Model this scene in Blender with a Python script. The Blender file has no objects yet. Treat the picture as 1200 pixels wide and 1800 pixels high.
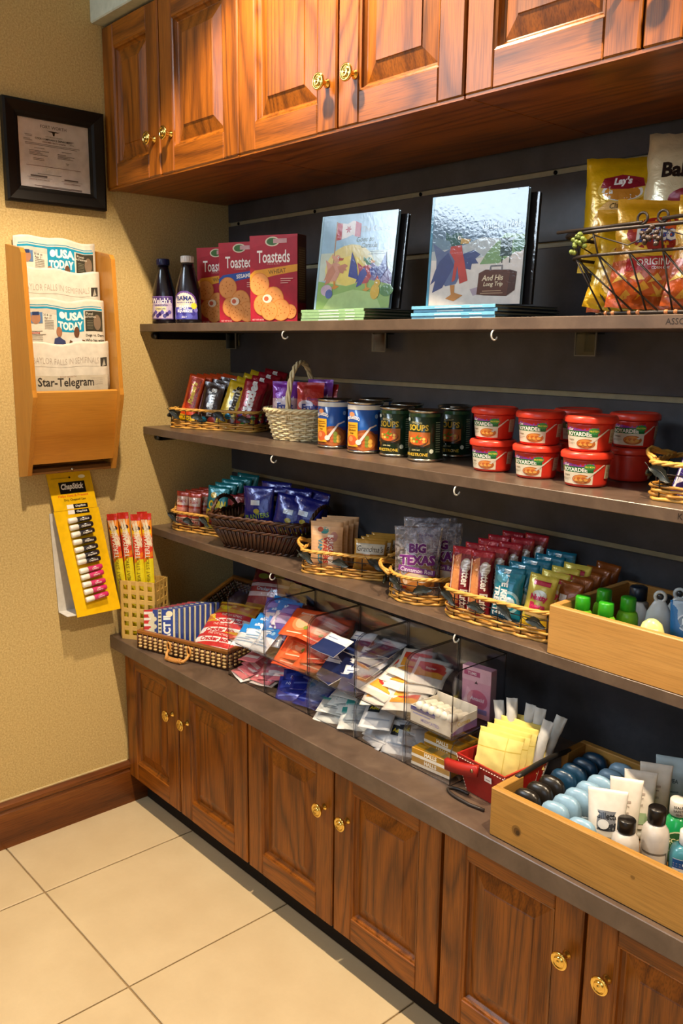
import bpy, bmesh, math, random
from math import sin, cos, pi, radians, degrees, sqrt, hypot, atan2, tan
from mathutils import Vector as V, Matrix, Euler, noise, geometry
SC = bpy.context.scene
COL = SC.collection
random.seed(7)

# ------------------------------------------------------------ camera
CAM = dict(loc=V((2.3072, -1.587, 1.4159)), yaw=.8409, pitch=-.1916, roll=.011, f=1527.9)
cy_, sy_ = cos(CAM['yaw']), sin(CAM['yaw'])
FWD = V((-sy_ * cos(CAM['pitch']), cy_ * cos(CAM['pitch']), sin(CAM['pitch'])))
_r = FWD.cross(V((0, 0, 1))).normalized()
_u = _r.cross(FWD)
RGT = _r * cos(CAM['roll']) + _u * sin(CAM['roll'])
UPV = -_r * sin(CAM['roll']) + _u * cos(CAM['roll'])
cd = bpy.data.cameras.new('camera')
cam = bpy.data.objects.new('camera', cd)
COL.objects.link(cam)
R3 = Matrix((RGT, UPV, -FWD)).transposed()
cam.matrix_world = Matrix.Translation(CAM['loc']) @ R3.to_4x4()
cd.sensor_fit = 'VERTICAL'
cd.sensor_height = 36.0
cd.sensor_width = 24.0
cd.lens = 36.0 * CAM['f'] / 1800.0
cd.clip_start = 0.02
SC.camera = cam

# ------------------------------------------------------------ world, lights, exposure
SC.view_settings.view_transform = 'Standard'
SC.view_settings.look = 'None'
SC.view_settings.gamma = 1.0
SC.view_settings.use_curve_mapping = False
SC.view_settings.exposure = 0.2
SC.cycles.transparent_max_bounces = 40
w = bpy.data.worlds.new('world')
SC.world = w
w.use_nodes = True
w.node_tree.nodes['Background'].inputs[0].default_value = (0.55, 0.72, 1.0, 1)
w.node_tree.nodes['Background'].inputs[1].default_value = 1.2


def spot(loc, power, ang, blend, col=(1.0, 0.72, 0.42), size=0.05, aim=None):
    l = bpy.data.lights.new('ceiling_spot', 'SPOT')
    l.energy = power
    l.spot_size = radians(ang)
    l.spot_blend = blend
    l.color = col
    l.shadow_soft_size = size
    o = bpy.data.objects.new('ceiling_spot', l)
    o.location = loc
    if aim:
        o.rotation_euler = (V(aim) - V(loc)).to_track_quat('-Z', 'Y').to_euler()
    COL.objects.link(o)


def area(loc, aim, sx, sy, power, col):
    l = bpy.data.lights.new('daylight_fill', 'AREA')
    l.shape = 'RECTANGLE'
    l.size = sx
    l.size_y = sy
    l.energy = power
    l.color = col
    o = bpy.data.objects.new('daylight_fill', l)
    o.location = loc
    o.rotation_euler = (V(aim) - V(loc)).to_track_quat('-Z', 'Y').to_euler()
    COL.objects.link(o)


WARM = (1.0, 0.795, 0.55)
for lx, lp in ((0.88, 140), (2.05, 150), (3.2, 90)):
    spot((lx, -0.73, 2.5), lp, 108, 0.3, WARM, 0.03)
for lx, ly, lp in ((0.9, -2.1, 11), (2.3, -2.3, 11)):
    spot((lx, ly, 2.55), lp, 120, 0.6, WARM, 0.05)
# daylight: a window high in the left wall nearer the viewer, another, unseen, added behind the viewer as cool fill
area((0.03, -2.05, 2.37), (1.6, -1.2, 1.3), 2.0, 0.32, 42, (0.72, 0.86, 1.0))
area((2.6, -3.9, 1.7), (1.4, 0, 1.0), 1.9, 1.5, 13, (0.70, 0.85, 1.0))


# ------------------------------------------------------------ pixel helpers (photograph frame 1200 x 1800)
def ray(u, v):
    return FWD + RGT * ((u - 600) / CAM['f']) - UPV * ((v - 900) / CAM['f'])


def atz(u, v, z):
    r = ray(u, v)
    return CAM['loc'] + r * ((z - CAM['loc'].z) / r.z)


def aty(u, v, y):
    r = ray(u, v)
    return CAM['loc'] + r * ((y - CAM['loc'].y) / r.y)


# ------------------------------------------------------------ materials
MATS = {}


def lin(c):
    if isinstance(c, str):
        c = c.lstrip('#')
        c = [int(c[i:i + 2], 16) / 255 for i in (0, 2, 4)]
    return tuple((x / 12.92 if x <= .04045 else ((x + .055) / 1.055) ** 2.4) for x in c) + (1,)


def newmat(name):
    m = bpy.data.materials.new(name)
    m.use_nodes = True
    nt = m.node_tree
    return m, nt, nt.nodes['Principled BSDF']


def nd(nt, typ, **kw):
    n = nt.nodes.new(typ)
    for k, v in kw.items():
        if k in n.inputs:
            n.inputs[k].default_value = v
        else:
            setattr(n, k, v)
    return n


def ramp(nt, fac, stops):
    r = nt.nodes.new('ShaderNodeValToRGB')
    e = r.color_ramp.elements
    while len(e) < len(stops):
        e.new(0.5)
    for i, (p, c) in enumerate(stops):
        e[i].position = p
        e[i].color = lin(c) if not isinstance(c, tuple) else c
    nt.links.new(fac, r.inputs[0])
    return r.outputs[0]


def coords(nt, scale=(1, 1, 1), rnd=True):
    tc = nt.nodes.new('ShaderNodeTexCoord')
    mp = nt.nodes.new('ShaderNodeMapping')
    mp.inputs['Scale'].default_value = scale
    src = tc.outputs['Object']
    if rnd:
        oi = nt.nodes.new('ShaderNodeObjectInfo')
        ad = nt.nodes.new('ShaderNodeVectorMath')
        ad.operation = 'MULTIPLY_ADD'
        cb = nt.nodes.new('ShaderNodeCombineXYZ')
        for i in range(3):
            nt.links.new(oi.outputs['Random'], cb.inputs[i])
        nt.links.new(cb.outputs[0], ad.inputs[0])
        ad.inputs[1].default_value = (7.3, 3.1, 5.7)
        nt.links.new(src, ad.inputs[2])
        src = ad.outputs[0]
    nt.links.new(src, mp.inputs['Vector'])
    return mp.outputs['Vector']


def tex(nt, vec, scale, detail=3, rough=.5, dist=0):
    n = nd(nt, 'ShaderNodeTexNoise')
    n.inputs['Scale'].default_value = scale
    n.inputs['Detail'].default_value = detail
    n.inputs['Roughness'].default_value = rough
    n.inputs['Distortion'].default_value = dist
    nt.links.new(vec, n.inputs['Vector'])
    return n.outputs['Fac']


def bump(nt, b, h, strength, dist=.002):
    n = nt.nodes.new('ShaderNodeBump')
    n.inputs['Strength'].default_value = strength
    n.inputs['Distance'].default_value = dist
    nt.links.new(h, n.inputs['Height'])
    nt.links.new(n.outputs[0], b.inputs['Normal'])


def mth(nt, op, a, b=None, c=None):
    n = nt.nodes.new('ShaderNodeMath')
    n.operation = op
    for i, x in enumerate((a, b, c)):
        if x is None:
            continue
        if isinstance(x, (int, float)):
            n.inputs[i].default_value = x
        else:
            nt.links.new(x, n.inputs[i])
    return n.outputs[0]


def mixc(nt, fac, a, b, mode='MIX'):
    n = nt.nodes.new('ShaderNodeMix')
    n.data_type = 'RGBA'
    n.blend_type = mode
    if isinstance(fac, (int, float)):
        n.inputs[0].default_value = fac
    else:
        nt.links.new(fac, n.inputs[0])
    for i, x in ((6, a), (7, b)):
        if isinstance(x, (tuple, str)):
            n.inputs[i].default_value = lin(x) if isinstance(x, str) else x
        else:
            nt.links.new(x, n.inputs[i])
    return n.outputs[2]


def mat(col, fin='paper'):
    """plain coloured surface in one of a few finishes, with a faint procedural mottling"""
    key = (col, fin)
    if key in MATS:
        return MATS[key]
    m, nt, b = newmat(fin + '_' + col.lstrip('#'))
    rough, metal, bs, coat = dict(paper=(.55, 0, 0, 0), print=(.42, 0, 0, 0), gloss=(.22, 0, 0, .3), foil=(.26, .18, .4, .4),
                                  chrome=(.28, .75, .55, 0), plastic=(.3, 0, 0, 0), matte=(.8, 0, 0, 0), leather=(.45, 0, .3, 0),
                                  metal=(.25, 1, 0, 0), wire=(.45, .3, .2, 0), leaf=(.4, 0, .4, 0), clear=(.12, 0, 0, 0),
                                  cello=(.15, 0, .5, .5), rattan=(.42, 0, .35, 0), lamin=(.5, 0, 0, 1.0))[fin]
    b.inputs['Roughness'].default_value = rough
    b.inputs['Metallic'].default_value = metal
    b.inputs['Coat Weight'].default_value = coat
    b.inputs['Coat Roughness'].default_value = .08
    vec = coords(nt)
    n = tex(nt, vec, 60, 2)
    c = lin(col)
    lo = tuple(x * .86 for x in c[:3]) + (1,)
    nt.links.new(ramp(nt, n, [(.3, lo), (.7, c)]), b.inputs['Base Color'])
    if fin in ('print', 'paper', 'lamin', 'matte'):
        b.inputs['Specular IOR Level'].default_value = .25
    if fin in ('clear',):
        b.inputs['Transmission Weight'].default_value = .55
        b.inputs['IOR'].default_value = 1.2
    if fin == 'lamin':
        cb = nt.nodes.new('ShaderNodeBump')
        cb.inputs['Strength'].default_value = .09
        cb.inputs['Distance'].default_value = .002
        nt.links.new(tex(nt, vec, 140, 2, .5, .5), cb.inputs['Height'])
        nt.links.new(cb.outputs[0], b.inputs['Coat Normal'])
    if bs:
        bump(nt, b, tex(nt, vec, 48 if fin in ('foil', 'chrome', 'cello') else 300, 3, .6, .6), bs, .004 if fin in ('foil', 'chrome', 'cello') else .0008)
    MATS[key] = m
    return m


def wood(name, dark, mid, light, axis, ring=8.0, pore=.5, rough=.32, stretch=9, base=5.0, coat=.25):
    if name in MATS:
        return MATS[name]
    m, nt, b = newmat(name)
    sc = [base] * 3
    sc[axis] = base / stretch
    v = coords(nt, tuple(sc))
    n1 = tex(nt, v, .8, 2, .4, .35)
    s = mth(nt, 'SINE', mth(nt, 'MULTIPLY', n1, ring * 6.283))
    s = mth(nt, 'POWER', mth(nt, 'MULTIPLY_ADD', s, .5, .5), .6)
    fine = tex(nt, v, 9.0, 4, .65)
    f = mth(nt, 'ADD', mth(nt, 'MULTIPLY', s, .5), mth(nt, 'MULTIPLY', fine, .5))
    col = ramp(nt, f, [(.2, dark), (.46, mid), (.8, light)])
    sp = [520] * 3
    sp[axis] = 16
    vp = coords(nt, tuple(sp))
    p = tex(nt, vp, 1.0, 2, .5)
    pm = ramp(nt, p, [(.36, (1 - pore, 1 - pore, 1 - pore, 1)), (.56, (1, 1, 1, 1))])
    col = mixc(nt, 1.0, col, pm, 'MULTIPLY')
    nt.links.new(col, b.inputs['Base Color'])
    b.inputs['Roughness'].default_value = rough
    b.inputs['Coat Weight'].default_value = coat
    b.inputs['Specular IOR Level'].default_value = .3
    b.inputs['Coat Roughness'].default_value = .2
    bump(nt, b, p, .12, .001)
    MATS[name] = m
    return m


OAK = [wood('oak_along_%s' % 'xyz'[a], '#5c2f04', '#7c4207', '#8d4e0d', a, 13.0, .36, .4, 9, 8, .12) for a in range(3)]
MAPLE = [wood('honey_wood_%s' % 'xyz'[a], '#a3681f', '#b27628', '#bf8636', a, 2.0, .12, .38, 14, 4) for a in range(3)]
PINE = [wood('pale_wood_%s' % 'xyz'[a], '#96662c', '#ac7b3c', '#bb8c4c', a, 3.0, .15, .5, 10, 4, 0.05) for a in range(3)]
OLDP = [wood('crate_wood_%s' % 'xyz'[a], '#76501f', '#94692c', '#a67b3b', a, 3.0, .2, .55, 8, 4, 0.05) for a in range(3)]
BASEW = [wood('dark_trim_%s' % 'xyz'[a], '#4f270a', '#6e3b12', '#85501d', a, 3.0, .3) for a in range(3)]


def special(name, fn):
    m, nt, b = newmat(name)
    fn(nt, b)
    return m


def _wallpaper(nt, b):
    v = coords(nt, rnd=False)
    n = tex(nt, v, 210, 3, .75)
    big = tex(nt, v, 3, 2)
    c = ramp(nt, n, [(.3, '#a58d59'), (.5, '#bca36b'), (.7, '#d0b983')])
    c = mixc(nt, mth(nt, 'MULTIPLY', big, .12), c, '#a88a50')
    nt.links.new(c, b.inputs['Base Color'])
    b.inputs['Roughness'].default_value = .75
    bump(nt, b, n, .5, .0025)


def _slat(nt, b):
    v = coords(nt)
    n = tex(nt, v, 9, 4, .6)
    n2 = tex(nt, v, 160, 2, .6)
    c = ramp(nt, n, [(.3, '#3b3b3e'), (.7, '#55555a')])
    c = mixc(nt, mth(nt, 'MULTIPLY', n2, .3), c, '#2c2c30')
    nt.links.new(c, b.inputs['Base Color'])
    b.inputs['Roughness'].default_value = .42


def _lamin(nt, b):
    v = coords(nt, rnd=False)
    n = tex(nt, v, 14, 5, .65, .5)
    n2 = tex(nt, v, 90, 3, .6)
    c = ramp(nt, n, [(.3, '#493b31'), (.5, '#5a493d'), (.72, '#6b594a')])
    c = mixc(nt, mth(nt, 'MULTIPLY', n2, .35), c, '#4d3f36')
    nt.links.new(c, b.inputs['Base Color'])
    b.inputs['Roughness'].default_value = .33


def _tile(nt, b):
    v = coords(nt)
    n = tex(nt, v, 7, 5, .6)
    n2 = tex(nt, v, 120, 3, .7)
    c = ramp(nt, n, [(.3, '#bca783'), (.7, '#c8b490')])
    c = mixc(nt, mth(nt, 'MULTIPLY', n2, .35), c, '#b3a083')
    nt.links.new(c, b.inputs['Base Color'])
    b.inputs['Roughness'].default_value = .38
    bump(nt, b, n2, .05, .001)


def _brass(nt, b):
    b.inputs['Base Color'].default_value = lin('#e8c468')
    b.inputs['Metallic'].default_value = 1
    b.inputs['Roughness'].default_value = .12


def _grout(nt, b):
    n = tex(nt, coords(nt), 200)
    nt.links.new(ramp(nt, n, [(.3, '#856c48'), (.7, '#9c825a')]), b.inputs['Base Color'])
    b.inputs['Roughness'].default_value = .9


WALLP = special('wallpaper', _wallpaper)
SLAT = special('slatwall_panel', _slat)
LAMIN = special('laminate', _lamin)
TILE = special('floor_tile', _tile)
BRASS = special('brass', _brass)
GROUT = special('grout', _grout)
PLASTER = mat('#b9b4a2', 'matte')


def acrylic(name, tint=(1, 1, 1), amt=.93, refl=.5, haze=0):
    m = bpy.data.materials.new(name)
    m.use_nodes = True
    nt = m.node_tree
    nt.nodes.clear()
    o = nt.nodes.new('ShaderNodeOutputMaterial')
    t = nt.nodes.new('ShaderNodeBsdfTransparent')
    t.inputs[0].default_value = (tint[0] * amt, tint[1] * amt, tint[2] * amt, 1)
    g = nt.nodes.new('ShaderNodeBsdfGlossy')
    g.inputs['Roughness'].default_value = .05
    fr = nt.nodes.new('ShaderNodeFresnel')
    fr.inputs[0].default_value = 1.45
    n = nt.nodes.new('ShaderNodeMath')
    n.operation = 'MULTIPLY'
    n.inputs[1].default_value = refl
    nt.links.new(fr.outputs[0], n.inputs[0])
    mx = nt.nodes.new('ShaderNodeMixShader')
    nt.links.new(n.outputs[0], mx.inputs[0])
    nt.links.new(t.outputs[0], mx.inputs[1])
    nt.links.new(g.outputs[0], mx.inputs[2])
    out = mx.outputs[0]
    if haze:
        d = nt.nodes.new('ShaderNodeBsdfPrincipled')
        d.inputs['Base Color'].default_value = (.75, .72, .78, 1)
        d.inputs['Roughness'].default_value = .25
        tc = nt.nodes.new('ShaderNodeTexCoord')
        no = tex(nt, tc.outputs['Object'], 60, 3, .7, 1.0)
        r = ramp(nt, no, [(.45, (.06, .06, .06, 1)), (.62, (haze, haze, haze, 1))])
        m2 = nt.nodes.new('ShaderNodeMixShader')
        nt.links.new(r, m2.inputs[0])
        nt.links.new(out, m2.inputs[1])
        nt.links.new(d.outputs[0], m2.inputs[2])
        out = m2.outputs[0]
    nt.links.new(out, o.inputs[0])
    return m


ACRYL = acrylic('clear_acrylic', (.985, .99, 1.0), .993, .3)
EDGE = acrylic('acrylic_edge', (.86, .86, .9), .92, 1.0)
GLASSM = acrylic('picture_glass', (1, 1, 1), .97, .8)
CELLO = acrylic('cellophane', (.95, .95, 1.0), .95, 1.6, .38)


# ------------------------------------------------------------ mesh builder
class MB:
    def __init__(s):
        s.v, s.f, s.m, s.sm = [], [], [], []

    def add(s, vs, fs, m=0, sm=False, T=None):
        k = len(s.v)
        s.v += [tuple(T @ V(p)) if T else tuple(p) for p in vs]
        for i, f in enumerate(fs):
            s.f.append([k + j for j in f])
            s.m.append(m[i] if isinstance(m, list) else m)
            s.sm.append(sm)
        return s

    def box(s, lo, hi, m=0, ch=0.0, T=None):
        lo = V(lo)
        hi = V(hi)
        if ch <= 0:
            vs = [(x, y, z) for z in (lo.z, hi.z) for y in (lo.y, hi.y) for x in (lo.x, hi.x)]
            fs = [(0, 2, 3, 1), (4, 5, 7, 6), (0, 1, 5, 4), (2, 6, 7, 3), (0, 4, 6, 2), (1, 3, 7, 5)]
            return s.add(vs, fs, m, False, T)
        vs, idx = [], {}
        for sx in (0, 1):
            for sy in (0, 1):
                for sz in (0, 1):
                    for ax in range(3):
                        p = [hi.x if sx else lo.x, hi.y if sy else lo.y, hi.z if sz else lo.z]
                        for a, sg in ((0, sx), (1, sy), (2, sz)):
                            if a != ax:
                                p[a] += -ch if sg else ch
                        idx[(sx, sy, sz, ax)] = len(vs)
                        vs.append(p)
        fs = []
        for ax in range(3):
            o = [a for a in range(3) if a != ax]
            for sg in (0, 1):
                q = []
                for c in ((0, 0), (1, 0), (1, 1), (0, 1)):
                    k = [0, 0, 0]
                    k[ax] = sg
                    k[o[0]], k[o[1]] = c
                    q.append(idx[(*k, ax)])
                fs.append(q if (sg == 1) != (ax == 1) else q[::-1])
        for ax in range(3):
            o = [a for a in range(3) if a != ax]
            for c0 in (0, 1):
                for c1 in (0, 1):
                    k0 = [0, 0, 0]
                    k0[o[0]], k0[o[1]] = c0, c1
                    k1 = list(k0)
                    k1[ax] = 1
                    fs.append([idx[(*k0, o[0])], idx[(*k1, o[0])], idx[(*k1, o[1])], idx[(*k0, o[1])]])
        for c in [(a, b, d) for a in (0, 1) for b in (0, 1) for d in (0, 1)]:
            fs.append([idx[(*c, 0)], idx[(*c, 1)], idx[(*c, 2)]])
        return s.add(vs, fs, m, False, T)

    def tube(s, pts, r, n=6, m=0, closed=False, T=None, flat=1.0):
        pts = [V(p) for p in pts]
        N = len(pts)
        vs = []
        nrm = None
        for i, p in enumerate(pts):
            a = pts[i - 1] if (i or closed) else p
            b = pts[(i + 1) % N] if (i < N - 1 or closed) else p
            t = (b - a)
            t = t.normalized() if t.length > 1e-9 else V((0, 0, 1))
            if nrm is None:
                nrm = t.orthogonal().normalized()
            nrm = (nrm - t * nrm.dot(t))
            nrm = nrm.normalized() if nrm.length > 1e-6 else t.orthogonal().normalized()
            bi = t.cross(nrm)
            rr = r[i] if isinstance(r, (list, tuple)) else r
            for k in range(n):
                a_ = 2 * pi * k / n
                vs.append(p + nrm * (rr * cos(a_)) + bi * (rr * flat * sin(a_)))
        fs = []
        for i in range(N if closed else N - 1):
            j = (i + 1) % N
            for k in range(n):
                q = (k + 1) % n
                fs.append((i * n + k, i * n + q, j * n + q, j * n + k))
        if not closed:
            fs.append(tuple(range(n))[::-1])
            fs.append(tuple((N - 1) * n + k for k in range(n)))
        return s.add(vs, fs, m, True, T)

    def loft(s, rings, m=0, cap0=True, cap1=True, sm=True, T=None):
        n = len(rings[0])
        vs = [p for r in rings for p in r]
        fs, mm = [], []
        for i in range(len(rings) - 1):
            for k in range(n):
                q = (k + 1) % n
                fs.append((i * n + k, i * n + q, (i + 1) * n + q, (i + 1) * n + k))
                mm.append(m[i] if isinstance(m, (list, tuple)) else m)
        if cap0:
            fs.append(tuple(range(n))[::-1])
            mm.append(mm[0])
        if cap1:
            fs.append(tuple((len(rings) - 1) * n + k for k in range(n)))
            mm.append(mm[-2 if cap0 else -1])
        return s.add(vs, fs, mm, sm, T)

    def lathe(s, prof, n=28, m=0, sx=1.0, sy=1.0, T=None, sm=True, p=2.0):
        rings = []
        for r, z in prof:
            ring = []
            for k in range(n):
                a = 2 * pi * k / n
                c, q = cos(a), sin(a)
                if p != 2.0:
                    c = math.copysign(abs(c) ** (2 / p), c)
                    q = math.copysign(abs(q) ** (2 / p), q)
                ring.append((r * sx * c, r * sy * q, z))
            rings.append(ring)
        return s.loft(rings, m, True, True, sm, T)

    def grid(s, fn, nu, nv, m=0, sm=True, T=None):
        vs = [fn(i / nu, j / nv) for j in range(nv + 1) for i in range(nu + 1)]
        W = nu + 1
        fs = [(j * W + i, j * W + i + 1, (j + 1) * W + i + 1, (j + 1) * W + i) for j in range(nv) for i in range(nu)]
        return s.add(vs, fs, m, sm, T)

    def prism(s, poly, a, b, axis=2, m=0, T=None):
        """extrude a 2-D polygon along an axis from a to b"""
        def P(q, h):
            return (h, q[0], q[1]) if axis == 0 else ((q[0], h, q[1]) if axis == 1 else (q[0], q[1], h))
        n = len(poly)
        vs = [P(q, a) for q in poly] + [P(q, b) for q in poly]
        fs = [tuple(range(n))[::-1], tuple(range(n, 2 * n))] + [(i, (i + 1) % n, n + (i + 1) % n, n + i) for i in range(n)]
        return s.add(vs, fs, m, False, T)

    def mesh(s, name, mats):
        me = bpy.data.meshes.new(name)
        me.from_pydata(s.v, [], s.f)
        for m in mats:
            me.materials.append(m)
        me.polygons.foreach_set('material_index', s.m)
        me.polygons.foreach_set('use_smooth', s.sm)
        bm = bmesh.new()
        bm.from_mesh(me)
        bmesh.ops.recalc_face_normals(bm, faces=bm.faces)
        bm.to_mesh(me)
        bm.free()
        return me

    def obj(s, name, mats, parent=None, loc=None, rot=None):
        if not isinstance(mats, (list, tuple)):
            mats = [mats]
        o = bpy.data.objects.new(name, s.mesh(name, mats))
        COL.objects.link(o)
        if parent:
            o.parent = parent
        if loc:
            o.location = loc
        if rot:
            o.rotation_euler = rot
        return o


def tag(o, label, cat, group=None):
    o['label'] = label
    o['category'] = cat
    if group:
        o['group'] = group
    return o


def thing(name, label=None, cat=None, group=None, loc=(0, 0, 0), rot=(0, 0, 0)):
    o = bpy.data.objects.new(name, None)
    o.empty_display_size = .05
    COL.objects.link(o)
    o.location = loc
    o.rotation_euler = rot
    if label:
        tag(o, label, cat, group)
    return o


def struct(mb, name, mats, parent=None):
    o = mb.obj(name, mats, parent)
    if not parent:
        o['kind'] = 'structure'
    return o


def dup(root, parent=None):
    c = root.copy()
    COL.objects.link(c)
    if parent:
        c.parent = parent
    for ch in root.children:
        dup(ch, c)
    return c


USED = set()


def put(root, label, loc, rot=(0, 0, 0), scale=None, group=None):
    """first call moves the prototype itself, later calls copy it with all its parts"""
    if root.name in USED:
        o = dup(root)
    else:
        o = root
        USED.add(root.name)
    o.location = loc
    o.rotation_euler = rot
    if scale:
        o.scale = (scale,) * 3 if isinstance(scale, (int, float)) else scale
    o['label'] = label
    if group:
        o['group'] = group
    return o


# ------------------------------------------------------------ flat print: shapes and lettering laid on a surface
TXT = {}


def textmesh(s, bold=0.0, shear=0.0):
    k = (s, bold, shear)
    if k not in TXT:
        c = bpy.data.curves.new('lettering', 'FONT')
        c.body = s
        c.resolution_u = 2
        c.offset = bold
        c.shear = shear
        o = bpy.data.objects.new('lettering', c)
        me = o.to_mesh()
        vs = [(p.co.x, p.co.y) for p in me.vertices]
        fs = [tuple(f.vertices) for f in me.polygons]
        o.to_mesh_clear()
        bpy.data.objects.remove(o)
        bpy.data.curves.remove(c)
        xs = [p[0] for p in vs]
        ys = [p[1] for p in vs]
        TXT[k] = (vs, fs, min(xs), max(xs), min(ys), max(ys))
    return TXT[k]


def split_long(vs, fs, lim):
    if lim is None or not fs:
        return vs, fs
    bm = bmesh.new()
    bv = [bm.verts.new((p[0], p[1], 0)) for p in vs]
    for f in fs:
        try:
            bm.faces.new([bv[i] for i in f])
        except ValueError:
            pass
    bmesh.ops.triangulate(bm, faces=bm.faces)
    for _ in range(4):
        e = [x for x in bm.edges if x.calc_length() > lim]
        if not e:
            break
        bmesh.ops.subdivide_edges(bm, edges=e, cuts=1)
        bmesh.ops.triangulate(bm, faces=[f for f in bm.faces if len(f.verts) > 3])
    bm.verts.index_update()
    out = [(v.co.x, v.co.y) for v in bm.verts], [tuple(v.index for v in f.verts) for f in bm.faces]
    bm.free()
    return out


def star(cx, cy, r0, r1, n, asp=1.0):
    return [(cx + (r0 if k % 2 else r1) * cos(pi * k / n) * asp, cy + (r0 if k % 2 else r1) * sin(pi * k / n)) for k in range(2 * n)]


def art(shapes, S, W, H, parent, lim=None, fin='print', name='print', lift=.0003, step=.00003, T=None):
    """shapes in units of the face (0..1 across, 0..1 up), W x H metres; S(u, v, off) -> point"""
    mb = MB()
    mats, key = [], {}
    off = lift
    for sh in shapes:
        t = sh[0]
        col = sh[-1] if t != 't' else sh[5]
        opt = sh[6] if t == 't' and len(sh) > 6 else {}
        if t == 'r':
            x0, y0, x1, y1 = sh[1:5]
            vs, fs = [(x0 * W, y0 * H), (x1 * W, y0 * H), (x1 * W, y1 * H), (x0 * W, y1 * H)], [(0, 1, 2, 3)]
        elif t == 'e':
            cx, cy, rx, ry = sh[1:5]
            n = 20
            vs = [((cx + rx * cos(2 * pi * k / n)) * W, (cy + ry * sin(2 * pi * k / n)) * H) for k in range(n)]
            vs.append((cx * W, cy * H))
            fs = [(k, (k + 1) % n, n) for k in range(n)]
        elif t == 'p':
            vs = [(x * W, y * H) for x, y in sh[1]]
            tr = geometry.tessellate_polygon([[V((x, y, 0)) for x, y in vs]])
            fs = [tuple(f) for f in tr]
        else:
            _, s, cx, cy, h = sh[:5]
            tv, fs, a, b, c, d = textmesh(s, opt.get('b', 0.02), opt.get('it', 0))
            k = h * (W if abs(opt.get('rot', 0)) == 90 else H) / max(d - c, .3)
            kx = min(k * opt.get('sq', 1.0), opt.get('w', 9e9) * W / (b - a))
            an = radians(opt.get('rot', 0))
            vs = []
            for x, y in tv:
                X, Y = (x - (a + b) / 2) * kx, (y - (c + d) / 2) * k
                if 'arc' in opt:
                    Y -= opt['arc'] * H * ((X / ((b - a) * kx / 2)) ** 2 - .5)
                vs.append((cx * W + X * cos(an) - Y * sin(an), cy * H + X * sin(an) + Y * cos(an)))
        vs, fs = split_long(vs, fs, lim)
        if col not in key:
            key[col] = len(mats)
            mats.append(mat(col, opt.get('fin', fin)))
        mb.add([S(x / W, y / H, off) for x, y in vs], fs, key[col], lim is not None, T)
        off += step
    # keep winding facing outwards as given by S: no recalculation needed for print
    me = bpy.data.meshes.new(name)
    me.from_pydata(mb.v, [], mb.f)
    for m in mats:
        me.materials.append(m)
    me.polygons.foreach_set('material_index', mb.m)
    me.polygons.foreach_set('use_smooth', mb.sm)
    o = bpy.data.objects.new(name, me)
    COL.objects.link(o)
    o.parent = parent
    return o


def flat_front(W, y, z0, H):
    return lambda u, v, o: ((u - .5) * W, y - o, z0 + v * H)


def flat_right(x, D, z0, H):
    """right-hand side of a box seen from +x: u runs from the front edge to the back"""
    return lambda u, v, o: (x + o, (u - .5) * D, z0 + v * H)


def flat_top(W, D, z):
    return lambda u, v, o: ((u - .5) * W, (v - .5) * D, z + o)

# ============================================================ the setting
ZC, Z3, Z2, Z1 = .5542, .8668, 1.1686, 1.4648     # counter and shelf tops
RX, RY, RZ = 4.0, -4.0, 2.62                        # room extents
fl = MB().box((0, RY, -.05), (RX, 0, -.004)).obj('floor', GROUT)
fl['kind'] = 'structure'
TS = .45
gx = [.2784 + TS * k for k in range(-1, 9)]
gy = [-.7963 + TS * k for k in range(-8, 3)]
tile_cache = {}
for i in range(len(gx) - 1):
    for j in range(len(gy) - 1):
        x0, x1 = max(gx[i], 0), min(gx[i + 1], RX)
        y0, y1 = max(gy[j], RY), min(gy[j + 1], 0)
        if x1 - x0 < .02 or y1 - y0 < .02:
            continue
        k = (round(x1 - x0, 3), round(y1 - y0, 3))
        if k not in tile_cache:
            g = .0022
            tile_cache[k] = MB().box((g, g, -.004), (k[0] - g, k[1] - g, 0), 0, .0012).mesh('tile', [TILE])
        o = bpy.data.objects.new('tile', tile_cache[k])
        COL.objects.link(o)
        o.parent = fl
        o.location = (x0, y0, 0)

WY0, WY1, WZ0, WZ1 = -3.1, -1.0, 2.17, 2.57            # window opening in the left wall
mb = MB()
mb.box((-.1, WY1, 0), (0, .1, RZ)).box((-.1, RY, 0), (0, WY0, RZ))
mb.box((-.1, WY0, 0), (0, WY1, WZ0)).box((-.1, WY0, WZ1), (0, WY1, RZ))
struct(mb, 'wall_left', [WALLP])
mb = MB().box((0, .012, 0), (RX, .1, RZ))
wb = struct(mb, 'wall_back', [mat('#2a2a2e', 'matte')])
gz = [1.768, 1.624, 1.468, 1.3165, 1.164, 1.011, .86]
edges = [1.86] + gz + [.50]
HG = .0058
for i in range(len(edges) - 1):
    top = edges[i] - (HG if i else 0)
    bot = edges[i + 1] + (HG if i < len(edges) - 2 else 0)
    MB().box((.0, 0, bot), (RX, .0118, top), 0, .0012).obj('slat_panel', SLAT, wb)
STRIP = mat('#a39a7c', 'plastic')
for z in gz:
    MB().box((.0, .0075, z - HG), (RX, .0118, z + HG)).obj('groove_strip', STRIP, wb)
scr = MB().lathe([(.0045, 0), (.0045, .003), (.002, .004)], 8, T=Matrix.Rotation(pi / 2, 4, 'X')).mesh('screw', [mat('#1c1a18', 'metal')])
for u, v in ((418, 391), (552, 370), (738, 338), (975, 303)):
    p = aty(u, v, .004)
    o = bpy.data.objects.new('screw', scr)
    COL.objects.link(o)
    o.parent = wb
    o.location = (p.x, .0075, gz[0])
mb = MB().box((0, .0, 1.86), (RX, .0118, RZ))
mb.obj('upper_plaster', PLASTER, wb)
WFZ = (.95, 2.35)
WFX = (1.6, 3.6)
mb = MB()
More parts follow.
